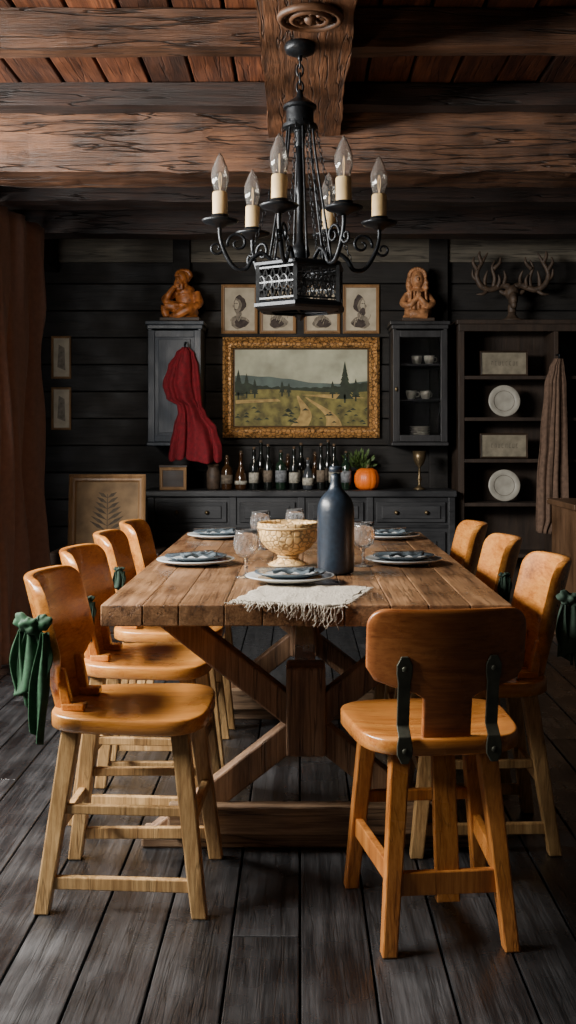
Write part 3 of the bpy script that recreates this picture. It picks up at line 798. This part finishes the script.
for zz in (1.76,1.40): picture('small_picture',-1.68,YB-.001,zz,.14,.30,.016,.02,'oak',tiny,['paper','halftone'],'small dark-framed picture on the log wall',group='small pictures in the corner')
def fern(bm,w,h):
    X=lambda u:(u-.5)*w; Z=lambda v:(v-.5)*h
    poly(bm,[(X(0),Z(0)),(X(1),Z(0)),(X(1),Z(1)),(X(0),Z(1))],-.006,0)
    poly(bm,[(X(.495),Z(.1)),(X(.505),Z(.1)),(X(.505),Z(.8)),(X(.495),Z(.8))],-.007,1)
    for k in range(7):
        for s in (-1,1):
            v=.2+.09*k; L=.34*(1-.08*k); a=.55
            p=Vector((.5,v)); q=p+Vector((s*L*math.cos(a),L*math.sin(a))); m=(p+q)/2; nrm=Vector((-(q-p).y,(q-p).x)).normalized()*.028
            poly(bm,[(X(t.x),Z(t.y)) for t in (p,m-nrm,q,m+nrm)],-.0072-.0001*k,1)
picture('botanical_picture',-1.155,6.60,.745,.46,.46,.045,.03,'oak',fern,['brownprint','leafprint'],'square botanical leaf print in oak frame leaning on chest',tilt=-.10)
CT=empty('wooden_chest',(-1.16,6.68,0))
bm=B(); box(bm,(0,0,.24),(.62,.36,.40)); box(bm,(0,0,.02),(.66,.40,.04)); done(bm,'chest_body','darkoak',CT,bevel=.006)
bm=B(); box(bm,(0,0,.478),(.66,.40,.076)); done(bm,'lid','darkoak',CT,bevel=.01)
bm=B(); box(bm,(0,-.186,.42),(.06,.012,.08)); done(bm,'latch','brass',CT,bevel=.002)
top(CT,'low dark wooden chest under the leaning picture','chest')
# ---------------------------------------------------------------- sideboard
SB=empty('sideboard',(.01,7.52,0))
bm=B(); box(bm,(0,0,.43),(2.04,.40,.74)); box(bm,(0,0,.03),(2.0,.38,.06)); 
for x in (-1.0,-.455,0,.455,1.0): box(bm,(x,-.203,.43),(.045,.02,.74))
box(bm,(0,-.203,.605),(2.04,.018,.02)); done(bm,'body','sideboard',SB,bevel=.004)
bm=B(); box(bm,(-.01,-.005,.823),(2.085,.45,.044)); done(bm,'worktop','sideboard',SB,bevel=.008)
for x,wd in ((-.727,.46),(-.227,.37),(.227,.37),(.727,.46)):
    D=done((lambda b:(box(b,(x,-.207,.70),(wd,.022,.135)),box(b,(x,-.222,.70),(wd-.07,.012,.085)),b)[2])(B()),'drawer','sideboard',SB,bevel=.004)
    for kx in ((-.10,.10) if wd>.4 else (0,)):
        bm=B(); ell(bm,(x+kx,-.242,.70),(.014,.014,.014)); tube(bm,[(x+kx,-.226,.70),(x+kx,-.24,.70)],.006,8,0); done(bm,'knob','brass',D,smooth=True)
    D=done((lambda b:(box(b,(x,-.207,.34),(wd,.022,.46)),box(b,(x,-.222,.34),(wd-.12,.012,.34)),b)[2])(B()),'door','sideboard',SB,bevel=.004)
    bm=B(); ell(bm,(x+wd/2-.03,-.236,.40),(.013,.013,.013)); done(bm,'knob','brass',D,smooth=True)
top(SB,'long black painted sideboard with drawers against the log wall','sideboard')
SZ=.8455
# ---------------------------------------------------------------- wall cabinets
def wallcab(x0,x1,mat,z0,z1,label,open_glass):
    W=x1-x0; C=empty('wall_cabinet',((x0+x1)/2,7.565,z0)); H=z1-z0; D=.33
    bm=B(); t=.022
    for sx in (-1,1): box(bm,(sx*(W/2-t/2),0,H/2),(t,D,H))
    for zz in (t/2,H-t/2,H*.36,H*.66): box(bm,(0,0.005,zz),(W-2*t,D-.012,t if zz in (t/2,H-t/2) else .014))
    box(bm,(0,D/2-.008,H/2),(W-2*t,.012,H-2*t))
    done(bm,'body',mat,C,bevel=.002)
    bm=B(); box(bm,(0,-.01,H+.012),(W+.04,D+.03,.026)); box(bm,(0,-.004,H-.014),(W+.018,D+.012,.028)); done(bm,'cornice',mat,C,bevel=.005)
    bm=B(); box(bm,(0,-.006,-.012),(W+.02,D+.016,.024)); done(bm,'base_moulding',mat,C,bevel=.005)
    yf=-D/2-.012; s=.045
    bm=B()
    for sx in (-1,1): box(bm,(sx*(W/2-s/2),yf,H/2-.018),(s,.02,H-.04))
    for zz in (s/2+.004,H-.04-s/2): box(bm,(0,yf,zz),(W-2*s,.02,s))
    if not open_glass:
        box(bm,(0,yf+.004,H/2-.018),(W-2*s+.004,.008,H-.09)); box(bm,(0,yf-.002,H/2-.018),(W-2*s-.05,.010,H-.16))
    Dr=done(bm,'door',mat,C,bevel=.003)
    if open_glass:
        bm=B(); box(bm,(0,yf+.004,H/2-.018),(W-2*s+.004,.003,H-.09)); done(bm,'glass_pane','pane',Dr)
    bm=B(); ell(bm,(W/2-.02 if not open_glass else -W/2+.02,yf-.018,H*.45),(.009,.01,.016)); done(bm,'knob','brass',Dr,smooth=True)
    top(C,label,'cabinet'); return C
wallcab(-1.02,-.665,'bluecab',1.165,1.955,'blue-grey panelled wall cabinet behind hanging red robe',False)
wallcab(.625,.99,'blackcab',1.165,1.955,'charcoal glass-fronted wall cabinet holding crockery',True)
def cup():
    C=empty('cup'); bm=B(); lathe(bm,[(.02,0),(.024,.004),(.034,.03),(.037,.06),(.034,.06),(.031,.03),(.02,.008),(.001,.007)],24); done(bm,'cup_body','whiteplate',C,smooth=True)
    bm=B(); tube(bm,[(.034,0,.05),(.055,0,.045),(.052,0,.022),(.032,0,.018)],.004,8,5); done(bm,'handle','whiteplate',C,smooth=True); return C
H=.79
z1c=1.165+H*.66+.0075; z2c=1.165+H*.36+.0075; z3c=1.165+.0225
c=cup(); c.location=(.76,7.52,z2c); top(c,'small white cup inside the glass cabinet','cup','crockery in the glass cabinet')
clone(c,(.86,7.54,z2c),.6); clone(c,(.80,7.54,z1c),2.0); clone(c,(.88,7.5,z1c),.3)
pl=plate_obj(.07,['whiteplate']); top(pl,'small white plate stacked in the glass cabinet','plate','stacked plates in the glass cabinet'); pl.location=(.82,7.53,z3c)
for k in range(1,5): q=clone(pl,(.82,7.53,z3c+k*.0165))
# ---------------------------------------------------------------- red robe
RB=drape('red_robe','red',[(1.80,.025,.02),(1.76,.065,.015),(1.67,.105,.0),(1.55,.130,-.012),(1.46,.120,.005),(1.41,.085,.045),(1.36,.095,.06),(1.25,.15,.08),(1.12,.18,.085),(1.05,.185,.08)],(-.785,7.325,0),amp=.032,folds=4.2,n=110,seed=2.6,depthf=lambda u,t:.04*u*u-.03*math.sin(pi*min(1,t*1.8))*(1-u*u),irr=1.5,NZ=60,sag=.06)
top(RB,'crimson cloth robe hanging over the blue-grey cabinet edge','robe')
bm=B(); tube(bm,[(-.765,7.388,1.83),(-.765,7.34,1.83),(-.765,7.31,1.80),(-.765,7.295,1.825)],.006,8,4); HK=done(bm,'robe_hook','iron',smooth=True); top(HK,'black iron hook holding the crimson robe','hook')
# ---------------------------------------------------------------- sculptures
def blobbed(name,mat,parent,items,vox=.004,sm=2):
    bm=B()
    for it in items:
        if it[0]=='e': ell(bm,it[1],it[2],it[3] if len(it)>3 else None)
        else: tube(bm,it[1],it[2],10,5)
    return done(bm,name,mat,parent,smooth=True,mods=[('REMESH',{'mode':'VOXEL','voxel_size':vox,'use_smooth_shade':True}),('SMOOTH',{'factor':.5,'iterations':sm})])
S1=empty('carved_statue',(-.815,7.55,1.995))
it=[('e',(.03,.01,.07),(.085,.07,.075)),('e',(.035,.01,.15),(.075,.062,.085),(0,-.25,0)),('e',(.02,0,.20),(.075,.055,.045),(0,-.2,0)),('e',(0,0,.025),(.125,.085,.028)),
 ('t',[(.05,-.02,.05),(-.04,-.07,.09),(-.10,-.07,.10)],[.045,.04,.032]),('t',[(-.10,-.07,.10),(-.105,-.06,.06),(-.09,-.06,.02)],[.032,.028,.024]),('t',[(.08,-.02,.05),(.06,-.09,.07),(.0,-.10,.04),(-.05,-.09,.02)],[.045,.04,.032,.024]),
 ('e',(.005,-.02,.290),(.044,.050,.052)),('e',(.022,-.0,.305),(.050,.048,.046)),('e',(-.012,-.050,.245),(.034,.032,.050)),('e',(.02,-.01,.235),(.035,.035,.04)),
 ('e',(-.012,-.070,.285),(.009,.014,.014)),('e',(-.010,-.058,.307),(.032,.012,.008)),('e',(-.012,-.066,.264),(.016,.01,.005)),('e',(.052,-.01,.285),(.010,.014,.018)),
 ('t',[(-.045,-.01,.19),(-.10,-.05,.15),(-.095,-.075,.125)],[.032,.028,.024]),('t',[(-.095,-.075,.125),(-.075,-.095,.17),(-.035,-.09,.225)],[.024,.021,.016]),
 ('t',[(.10,0,.19),(.125,-.03,.12),(.09,-.08,.09),(.0,-.10,.10)],[.034,.030,.025,.019]),('e',(-.02,-.10,.10),(.024,.016,.015))]
for k in range(4): it.append(('t',[(-.035+.009*k,-.095,.215),(-.03+.009*k,-.092,.245)],[.006,.005]))
for k in range(4): it.append(('t',[(-.03,-.10,.090+.007*k),(-.062,-.098,.086+.008*k)],[.005,.004]))
for k in range(9): 
    a=k/8*pi; it.append(('e',(.018+.046*math.cos(a),-.005,.312+.032*math.sin(a)),(.019,.034,.018)))
for k in range(5): it.append(('t',[(-.036+.012*k,-.070,.25),(-.034+.012*k,-.076,.205)],[.009,.005]))
blobbed('figure','carved',S1,it)
bm=B(); box(bm,(0,-.01,.004),(.27,.21,.024)); done(bm,'plinth','darkoak',S1,bevel=.004)
top(S1,'carved wooden bearded man, seated with hand at chin','statue')
S2=empty('carved_statue',(.805,7.55,1.995))
it=[('e',(0,0,.08),(.088,.07,.10)),('e',(0,0,.17),(.078,.055,.06)),('e',(0,0,.03),(.10,.08,.035)),
 ('e',(.0,-.01,.285),(.047,.052,.060)),('e',(.0,.012,.30),(.058,.052,.062)),('e',(-.055,.0,.25),(.024,.03,.06)),('e',(.055,.0,.25),(.024,.03,.06)),
 ('e',(0,-.064,.28),(.008,.012,.013)),('e',(0,-.054,.302),(.03,.01,.006)),('e',(0,-.057,.258),(.013,.008,.004)),('e',(0,0,.225),(.03,.03,.03)),
 ('t',[(-.065,0,.18),(-.10,-.03,.12),(-.06,-.075,.10),(-.01,-.085,.15)],[.028,.026,.022,.016]),('t',[(.065,0,.18),(.10,-.03,.12),(.06,-.075,.10),(.01,-.085,.15)],[.028,.026,.022,.016]),
 ('e',(0,-.085,.165),(.02,.016,.028)),('t',[(-.07,-.03,.06),(-.03,-.09,.04),(.06,-.08,.03)],[.03,.03,.025]),('t',[(.07,-.03,.06),(.03,-.085,.05),(-.06,-.08,.03)],[.03,.03,.025])]
for k in range(4): it.append(('t',[(-.012+.008*k,-.098,.165),(-.012+.008*k,-.098,.195)],[.005,.004]))
for k in range(11):
    a=k/10*pi; it.append(('e',(.054*math.cos(a),-.012,.305+.05*math.sin(a)),(.016,.032,.016)))
for k in range(6):
    for s in (-1,1): it.append(('e',(s*(.055+.008*(k%2)),-.01,.28-.018*k),(.016,.024,.013)))
for k in range(5): it.append(('t',[(-.05+.025*k,-.06,.20),(-.055+.028*k,-.075,.09),(-.06+.03*k,-.08,.02)],[.008,.010,.012]))
blobbed('figure','carvedpale',S2,it)
bm=B(); box(bm,(0,0,.004),(.22,.18,.024)); done(bm,'plinth','darkoak',S2,bevel=.004)
top(S2,'carved pale wooden praying figure with curly hair','statue')
AT=empty('antler_trophy',(1.455,7.55,1.99))
bm=B(); lathe(bm,[(.085,0),(.09,.012),(.05,.022),(.03,.045),(.025,.07)],28); done(bm,'stand','horn',AT,smooth=True)
it=[('e',(0,0,.20),(.05,.05,.055)),('e',(0,-.04,.15),(.034,.05,.05)),('e',(0,-.06,.11),(.024,.03,.03)),('e',(0,0,.09),(.03,.03,.05)),('e',(-.02,0,.24),(.02,.02,.02)),('e',(.02,0,.24),(.02,.02,.02)),('e',(-.06,0,.20),(.034,.012,.016),(0,.5,0)),('e',(.06,0,.20),(.034,.012,.016),(0,-.5,0))]
blobbed('skull','horn',AT,it)
for s in (-1,1):
    bm=B()
    tube(bm,[(s*.02,0,.24),(s*.07,0,.25),(s*.15,-.01,.22),(s*.22,-.02,.25),(s*.245,-.02,.33),(s*.20,-.02,.42),(s*.17,-.02,.47)],[.024,.022,.021,.020,.017,.012,.004],10,6)
    for p in ([(s*.06,0,.25),(s*.05,-.03,.30),(s*.065,-.05,.345)],[(s*.13,0,.23),(s*.12,-.01,.30),(s*.14,-.02,.37),(s*.12,-.02,.42)],[(s*.19,-.01,.235),(s*.185,-.01,.30),(s*.17,-.02,.35)],[(s*.235,-.02,.28),(s*.27,-.02,.31),(s*.275,-.03,.36)],[(s*.24,-.02,.35),(s*.27,-.03,.40),(s*.265,-.03,.44)],[(s*.16,-.0,.225),(s*.20,-.03,.19),(s*.25,-.03,.185)],[(s*.13,-.02,.36),(s*.09,-.03,.40),(s*.085,-.03,.44)],[(s*.21,-.02,.40),(s*.23,-.03,.45),(s*.225,-.03,.48)],[(s*.10,-.01,.235),(s*.09,-.03,.28),(s*.10,-.04,.32)]):
        tube(bm,p,[.016,.012,.004],8,5)
    done(bm,'antler','horn',AT,smooth=True)
top(AT,'dark antlered deer skull on a small stand','antlers')
# ---------------------------------------------------------------- bookcase
bx0,bx1=1.065,1.98
BC=empty('bookcase',((bx0+bx1)/2,7.56,0)); W=bx1-bx0
bm=B()
for sx in (-1,1): box(bm,(sx*(W/2-.02),0,.98),(.04,.34,1.96))
box(bm,(.20+.0,0,.98),(.03,.335,1.93))
box(bm,(0,.16,.98),(W-.08,.015,1.94))
done(bm,'body','bookcase',BC,bevel=.003)
for z in [.06,.40,.745,1.04,1.32,1.60]:
    bm=B(); box(bm,(0,-.008,z),(W-.082,.315,.024)); done(bm,'shelf','bookcase',BC,bevel=.002)
bm=B(); box(bm,(0,-.01,1.972),(W+.03,.37,.03)); box(bm,(0,-.165,1.935),(W,.02,.05)); done(bm,'cornice','bookcase',BC,bevel=.004)
top(BC,'tall dark wooden open bookcase against the log wall','bookcase')
def signfn(seed):
    def fn(bm,w,h):
        rnd=random.Random(seed)
        poly(bm,[(-w/2,-h/2),(w/2,-h/2),(w/2,h/2),(-w/2,h/2)],-.005,0)
        x=-w*.28; y=-.0055
        while x<w*.28:
            k=rnd.randrange(4); y-=.00005
            poly(bm,[(x,-.014),(x+.003,-.014),(x+.003,.014),(x,.014)],y,1)
            if k!=1: poly(bm,[(x,.011),(x+.012,.011),(x+.012,.014),(x,.014)],y-.00002,1)
            if k!=2: poly(bm,[(x,-.014),(x+.012,-.014),(x+.012,-.011),(x,-.011)],y-.00003,1)
            if k in (1,2): poly(bm,[(x+.010,-.014),(x+.013,-.014),(x+.013,.014),(x+.010,.014)],y-.00004,1)
            x+=.022+rnd.uniform(0,.004)
    return fn
for z,sd in ((1.612,5),(1.052,6)):
    picture('small_sign',1.385,7.48,z+.088,.325,.17,.012,.018,'darkoak',signfn(sd),['signface','faint'],'small weathered lettered plaque standing on bookcase shelf',tilt=-.06,group='plaques in the bookcase')
for z in (1.332,.757):
    P=empty('display_plate',(1.39,7.50,z+.112)); P.rotation_euler=(pi/2-.12,0,0)
    o=plate_obj(.108,['whiteplate'],'plate_body'); o.parent=P; 
    bm=B(); tube(bm,[(.07*math.cos(a*pi/12),.07*math.sin(a*pi/12),.0105) for a in range(24)],.0012,6,0,True); done(bm,'painted_ring','faint',P)
    top(P,'pale plate standing upright on bookcase shelf','plate','display plates in the bookcase')
o=drape('hanging_coat','brcloth',[(1.72,.03,0.02),(1.66,.05,0.01),(1.55,.075,0),(1.2,.095,-.01),(.9,.11,-.02),(.66,.115,-.02),(.56,.07,-.06)],(1.70,7.30,0),amp=.026,folds=3.0,n=60,seed=.5,thick=.004,irr=1.8)
top(o,'brown cloth coat hanging from a bookcase hook','coat')
bm=B(); tube(bm,[(1.72,7.40,1.75),(1.72,7.33,1.75),(1.72,7.30,1.72),(1.72,7.29,1.75)],.005,8,4); HK=done(bm,'coat_hook','iron',smooth=True); top(HK,'black iron hook holding the brown coat','hook')
RC=empty('brown_cabinet',(1.83,6.42,0)); 
bm=B(); box(bm,(.02,0,.42),(.62,.62,.74)); 
for sx in (-1,1):
    for sy in (-1,1): box(bm,(.02+sx*.28,sy*.28,.03),(.05,.05,.06))
done(bm,'body','brownz',RC,bevel=.004)
bm=B(); box(bm,(.015,0,.808),(.66,.67,.035)); done(bm,'worktop','brownz',RC,bevel=.006)
for sx in (-1,1):
    D=done((lambda b:(box(b,(.02+sx*.147,-.318,.42),(.27,.018,.62)),box(b,(.02+sx*.147,-.33,.42),(.18,.01,.50)),b)[2])(B()),'door','brownz',RC,bevel=.003)
    bm=B(); ell(bm,(.02+sx*.032,-.345,.48),(.012,.014,.012)); done(bm,'knob','brass',D,smooth=True)
top(RC,'brown wooden cabinet with panelled doors','cabinet')

# ---------------------------------------------------------------- sideboard items
def mkbottle(kind):
    G=empty('liquor_bottle')
    if kind==0: prof=[(.030,0),(.033,.004),(.033,.15),(.030,.17),(.014,.20),(.0125,.26),(.014,.262),(.014,.272),(.010,.272)]; m='bg1'; lb='lab'; lz=(.045,.115)
    elif kind==1: prof=[(.034,0),(.037,.004),(.038,.12),(.033,.145),(.016,.165),(.013,.20),(.015,.202),(.015,.215),(.010,.215)]; m='bg2'; lb='lab2'; lz=(.04,.10)
    elif kind==2: prof=[(.026,0),(.029,.004),(.029,.17),(.012,.215),(.011,.28),(.013,.282),(.013,.292),(.009,.292)]; m='bg1'; lb='lab2'; lz=(.05,.13)
    elif kind==3: prof=[(.030,0),(.036,.01),(.034,.09),(.026,.13),(.012,.15),(.012,.19),(.015,.20),(.010,.20)]; m='bg3'; lb='lab'; lz=(.03,.08)
    elif kind==4: prof=[(.032,0),(.036,.005),(.037,.13),(.036,.16),(.030,.18),(.013,.192),(.012,.235),(.016,.237),(.016,.25),(.010,.25)]; m='bg4'; lb='lab3'; lz=(.05,.13)
    else: prof=[(.034,0),(.039,.01),(.041,.05),(.036,.10),(.022,.14),(.013,.17),(.011,.23),(.014,.235),(.014,.245),(.009,.245)]; m='bg2'; lb='lab'; lz=(.035,.06)
    bm=B(); lathe(bm,prof,28); done(bm,'bottle_glass',m,G,smooth=True)
    r=max(p[0] for p in prof)+.0008
    bm=B(); lathe(bm,[(r,lz[0]),(r,lz[1])],28,cap=False)
    done(bm,'paper_label',lb,G,smooth=True,mods=[('SOLIDIFY',{'thickness':.0006,'offset':1})])
    bm=B(); zt=prof[-1][1]; lathe(bm,[(.009,zt-.005),(.0095,zt+.014),(.008,zt+.016)],14); done(bm,'cork','cork',G,smooth=True)
    lab=['black glass bottle with cream label','squat amber bottle with dark label','tall slim black bottle with dark label','small smoky glass decanter with label','square-shouldered green bottle with grey label','pear-shaped amber bottle with cream label'][kind]
    top(G,lab+' on the sideboard','bottle','row of bottles on the sideboard'); return G
prot=[mkbottle(k) for k in range(6)]; used=set()
seq=[(227,1),(241,5),(254,0),(268,2),(281,4),(294,0),(308,3),(321,2),(334,0),(346,4),(261,2),(288,1),(301,0),(315,5),(328,2)]
for n_,(px,k) in enumerate(seq):
    y=7.42 if n_<10 else 7.58
    s=1100/y; x=(px-300)/s
    if k in used:
        c=clone(prot[k],(x,y,SZ),random.random()*6); q=random.uniform(.92,1.14); c.scale=(q*.97,q*.97,q)
    else: prot[k].location=(x,y,SZ); used.add(k)
J=empty('clay_jar',((213-300)/149,7.42,SZ)); bm=B(); lathe(bm,[(.035,0),(.045,.01),(.046,.12),(.036,.14),(.036,.155)],28); done(bm,'jar_body','horn',J,smooth=True)
bm=B(); lathe(bm,[(.039,.155),(.04,.17),(.012,.178),(.012,.19),(.004,.195)],28); done(bm,'lid','cork',J,smooth=True); top(J,'brown clay jar with lid on the sideboard','jar')
SBx=empty('wooden_box',((173-300)/149,7.45,SZ)); bm=B(); box(bm,(0,0,.075),(.18,.12,.15)); done(bm,'box_body','darkoak',SBx,bevel=.004)
bm=B(); frame_ring(bm,.18,.15,.02,.01); done(bm,'front_frame','oak',SBx,loc=(0,-.061,.075)); bm=B(); box(bm,(0,0,.158),(.19,.13,.015)); done(bm,'lid','darkoak',SBx,bevel=.003)
top(SBx,'small dark wooden box with framed front','box')
PK=empty('pumpkin',((367-300)/149,7.40,SZ)); bm=B()
prof=[(.02,.004),(.05,.0),(.075,.02),(.086,.055),(.084,.095),(.068,.13),(.04,.145),(.015,.138),(.001,.134)]
lathe(bm,prof,80,rib=lambda a,z:1-.05*(1-abs(math.sin(a*5)))**2); done(bm,'flesh','pumpkin',PK,smooth=True)
bm=B(); tube(bm,[(0,0,.13),(.003,0,.15),(.014,0,.168)],[.011,.008,.009],8,4); done(bm,'stem','stem',PK,smooth=True); top(PK,'small round orange pumpkin on the sideboard','pumpkin')
PP=empty('potted_plant',((360-300)/147,7.60,SZ)); bm=B(); lathe(bm,[(.045,0),(.06,.10),(.065,.105),(.065,.12),(.055,.12),(.001,.11)],28); done(bm,'pot','horn',PP,smooth=True)
bm=B(); rnd=random.Random(3)
for k in range(150):
    a=rnd.uniform(0,2*pi); e=rnd.uniform(.1,1.4); r=rnd.uniform(.04,.13)
    c=Vector((math.cos(a)*math.cos(e)*r*1.1,math.sin(a)*math.cos(e)*r*.8,.14+math.sin(e)*r)); 
    d=c-Vector((0,0,.1)); d.normalize(); sd=d.cross(Vector((rnd.random(),rnd.random(),rnd.random()))).normalized()*.008
    vs=[bm.verts.new(c-d*.016),bm.verts.new(c+sd),bm.verts.new(c+d*.024),bm.verts.new(c-sd)]; bm.faces.new(vs)
for k in range(14):
    a=rnd.uniform(0,2*pi); tube(bm,[(0,0,.10),(.03*math.cos(a),.03*math.sin(a),.16),(.07*math.cos(a),.06*math.sin(a),.20)],.002,5,3)
done(bm,'foliage','leaf',PP,fixn=False); top(PP,'bushy green plant in a brown pot behind the pumpkin','plant')
CHL=empty('brass_chalice',((420-300)/149,7.42,SZ)); bm=B(); lathe(bm,[(.04,0),(.042,.006),(.015,.02),(.008,.04),(.014,.07),(.008,.10),(.008,.15),(.03,.175),(.042,.21),(.046,.26),(.042,.26),(.036,.21),(.001,.19)],28); done(bm,'cup_and_stem','brass',CHL,smooth=True)
bm=B(); tube(bm,[(.015*math.cos(a*pi/6),.015*math.sin(a*pi/6),.07) for a in range(12)],.004,6,0,True); done(bm,'knop','brass',CHL,smooth=True); top(CHL,'aged brass chalice on the sideboard','chalice')

# ---------------------------------------------------------------- lights
def area(name,loc,target,sx,sy,e,col):
    l=bpy.data.lights.new(name,'AREA'); l.shape='RECTANGLE'; l.size=sx; l.size_y=sy; l.energy=e; l.color=col
    o=bpy.data.objects.new(name,l); COL.objects.link(o); o.location=loc
    o.rotation_euler=(Vector(target)-Vector(loc)).to_track_quat('-Z','Y').to_euler(); return o
area('window_daylight',(-2.15,3.0,2.05),(-.30,3.2,.30),2.4,.5,370,(1.0,.95,.88))
area('window_curtain_fill',(-1.98,3.6,1.6),(-1.35,5.9,1.0),.6,1.2,38,(.95,.97,1.0))  # extra lamp added at the window opening to brighten curtain and left floor
area('rear_fill_area',(-1.5,-.6,2.2),(-.1,4.5,1.0),1.2,1.0,5,(1.0,.93,.84))  # added fill from behind the camera, no window built there
def spot(name,loc,target,e,size,soft,col):
    l=bpy.data.lights.new(name,'SPOT'); l.energy=e; l.spot_size=math.radians(size); l.spot_blend=1; l.shadow_soft_size=soft; l.color=col
    o=bpy.data.objects.new(name,l); COL.objects.link(o); o.location=loc; o.rotation_euler=(Vector(target)-Vector(loc)).to_track_quat('-Z','Y').to_euler()
spot('wall_fill_spot',(-.6,5.3,2.25),(-.08,7.7,1.6),46,58,.10,(1,.84,.66))  # added fill to lift the back wall, no fixture in the room
spot('ceiling_fill_spot',(-1.5,1.6,1.0),(-.45,4.0,2.55),62,44,.12,(1,.72,.48))  # unseen spot added to warm the ceiling beams, stands for no real lamp
w=bpy.data.worlds.new('World'); bpy.context.scene.world=w; w.use_nodes=True
w.node_tree.nodes['Background'].inputs[0].default_value=(.6,.65,.75,1); w.node_tree.nodes['Background'].inputs[1].default_value=.006
# ---------------------------------------------------------------- camera
cam=bpy.data.cameras.new('Camera'); co=bpy.data.objects.new('Camera',cam); COL.objects.link(co)
co.location=(0,0,1.2); co.rotation_euler=(pi/2,0,0); cam.sensor_width=36; cam.lens=1100/1024*36
cam.shift_x=-12/1024; cam.shift_y=-75/1024
bpy.context.scene.camera=co
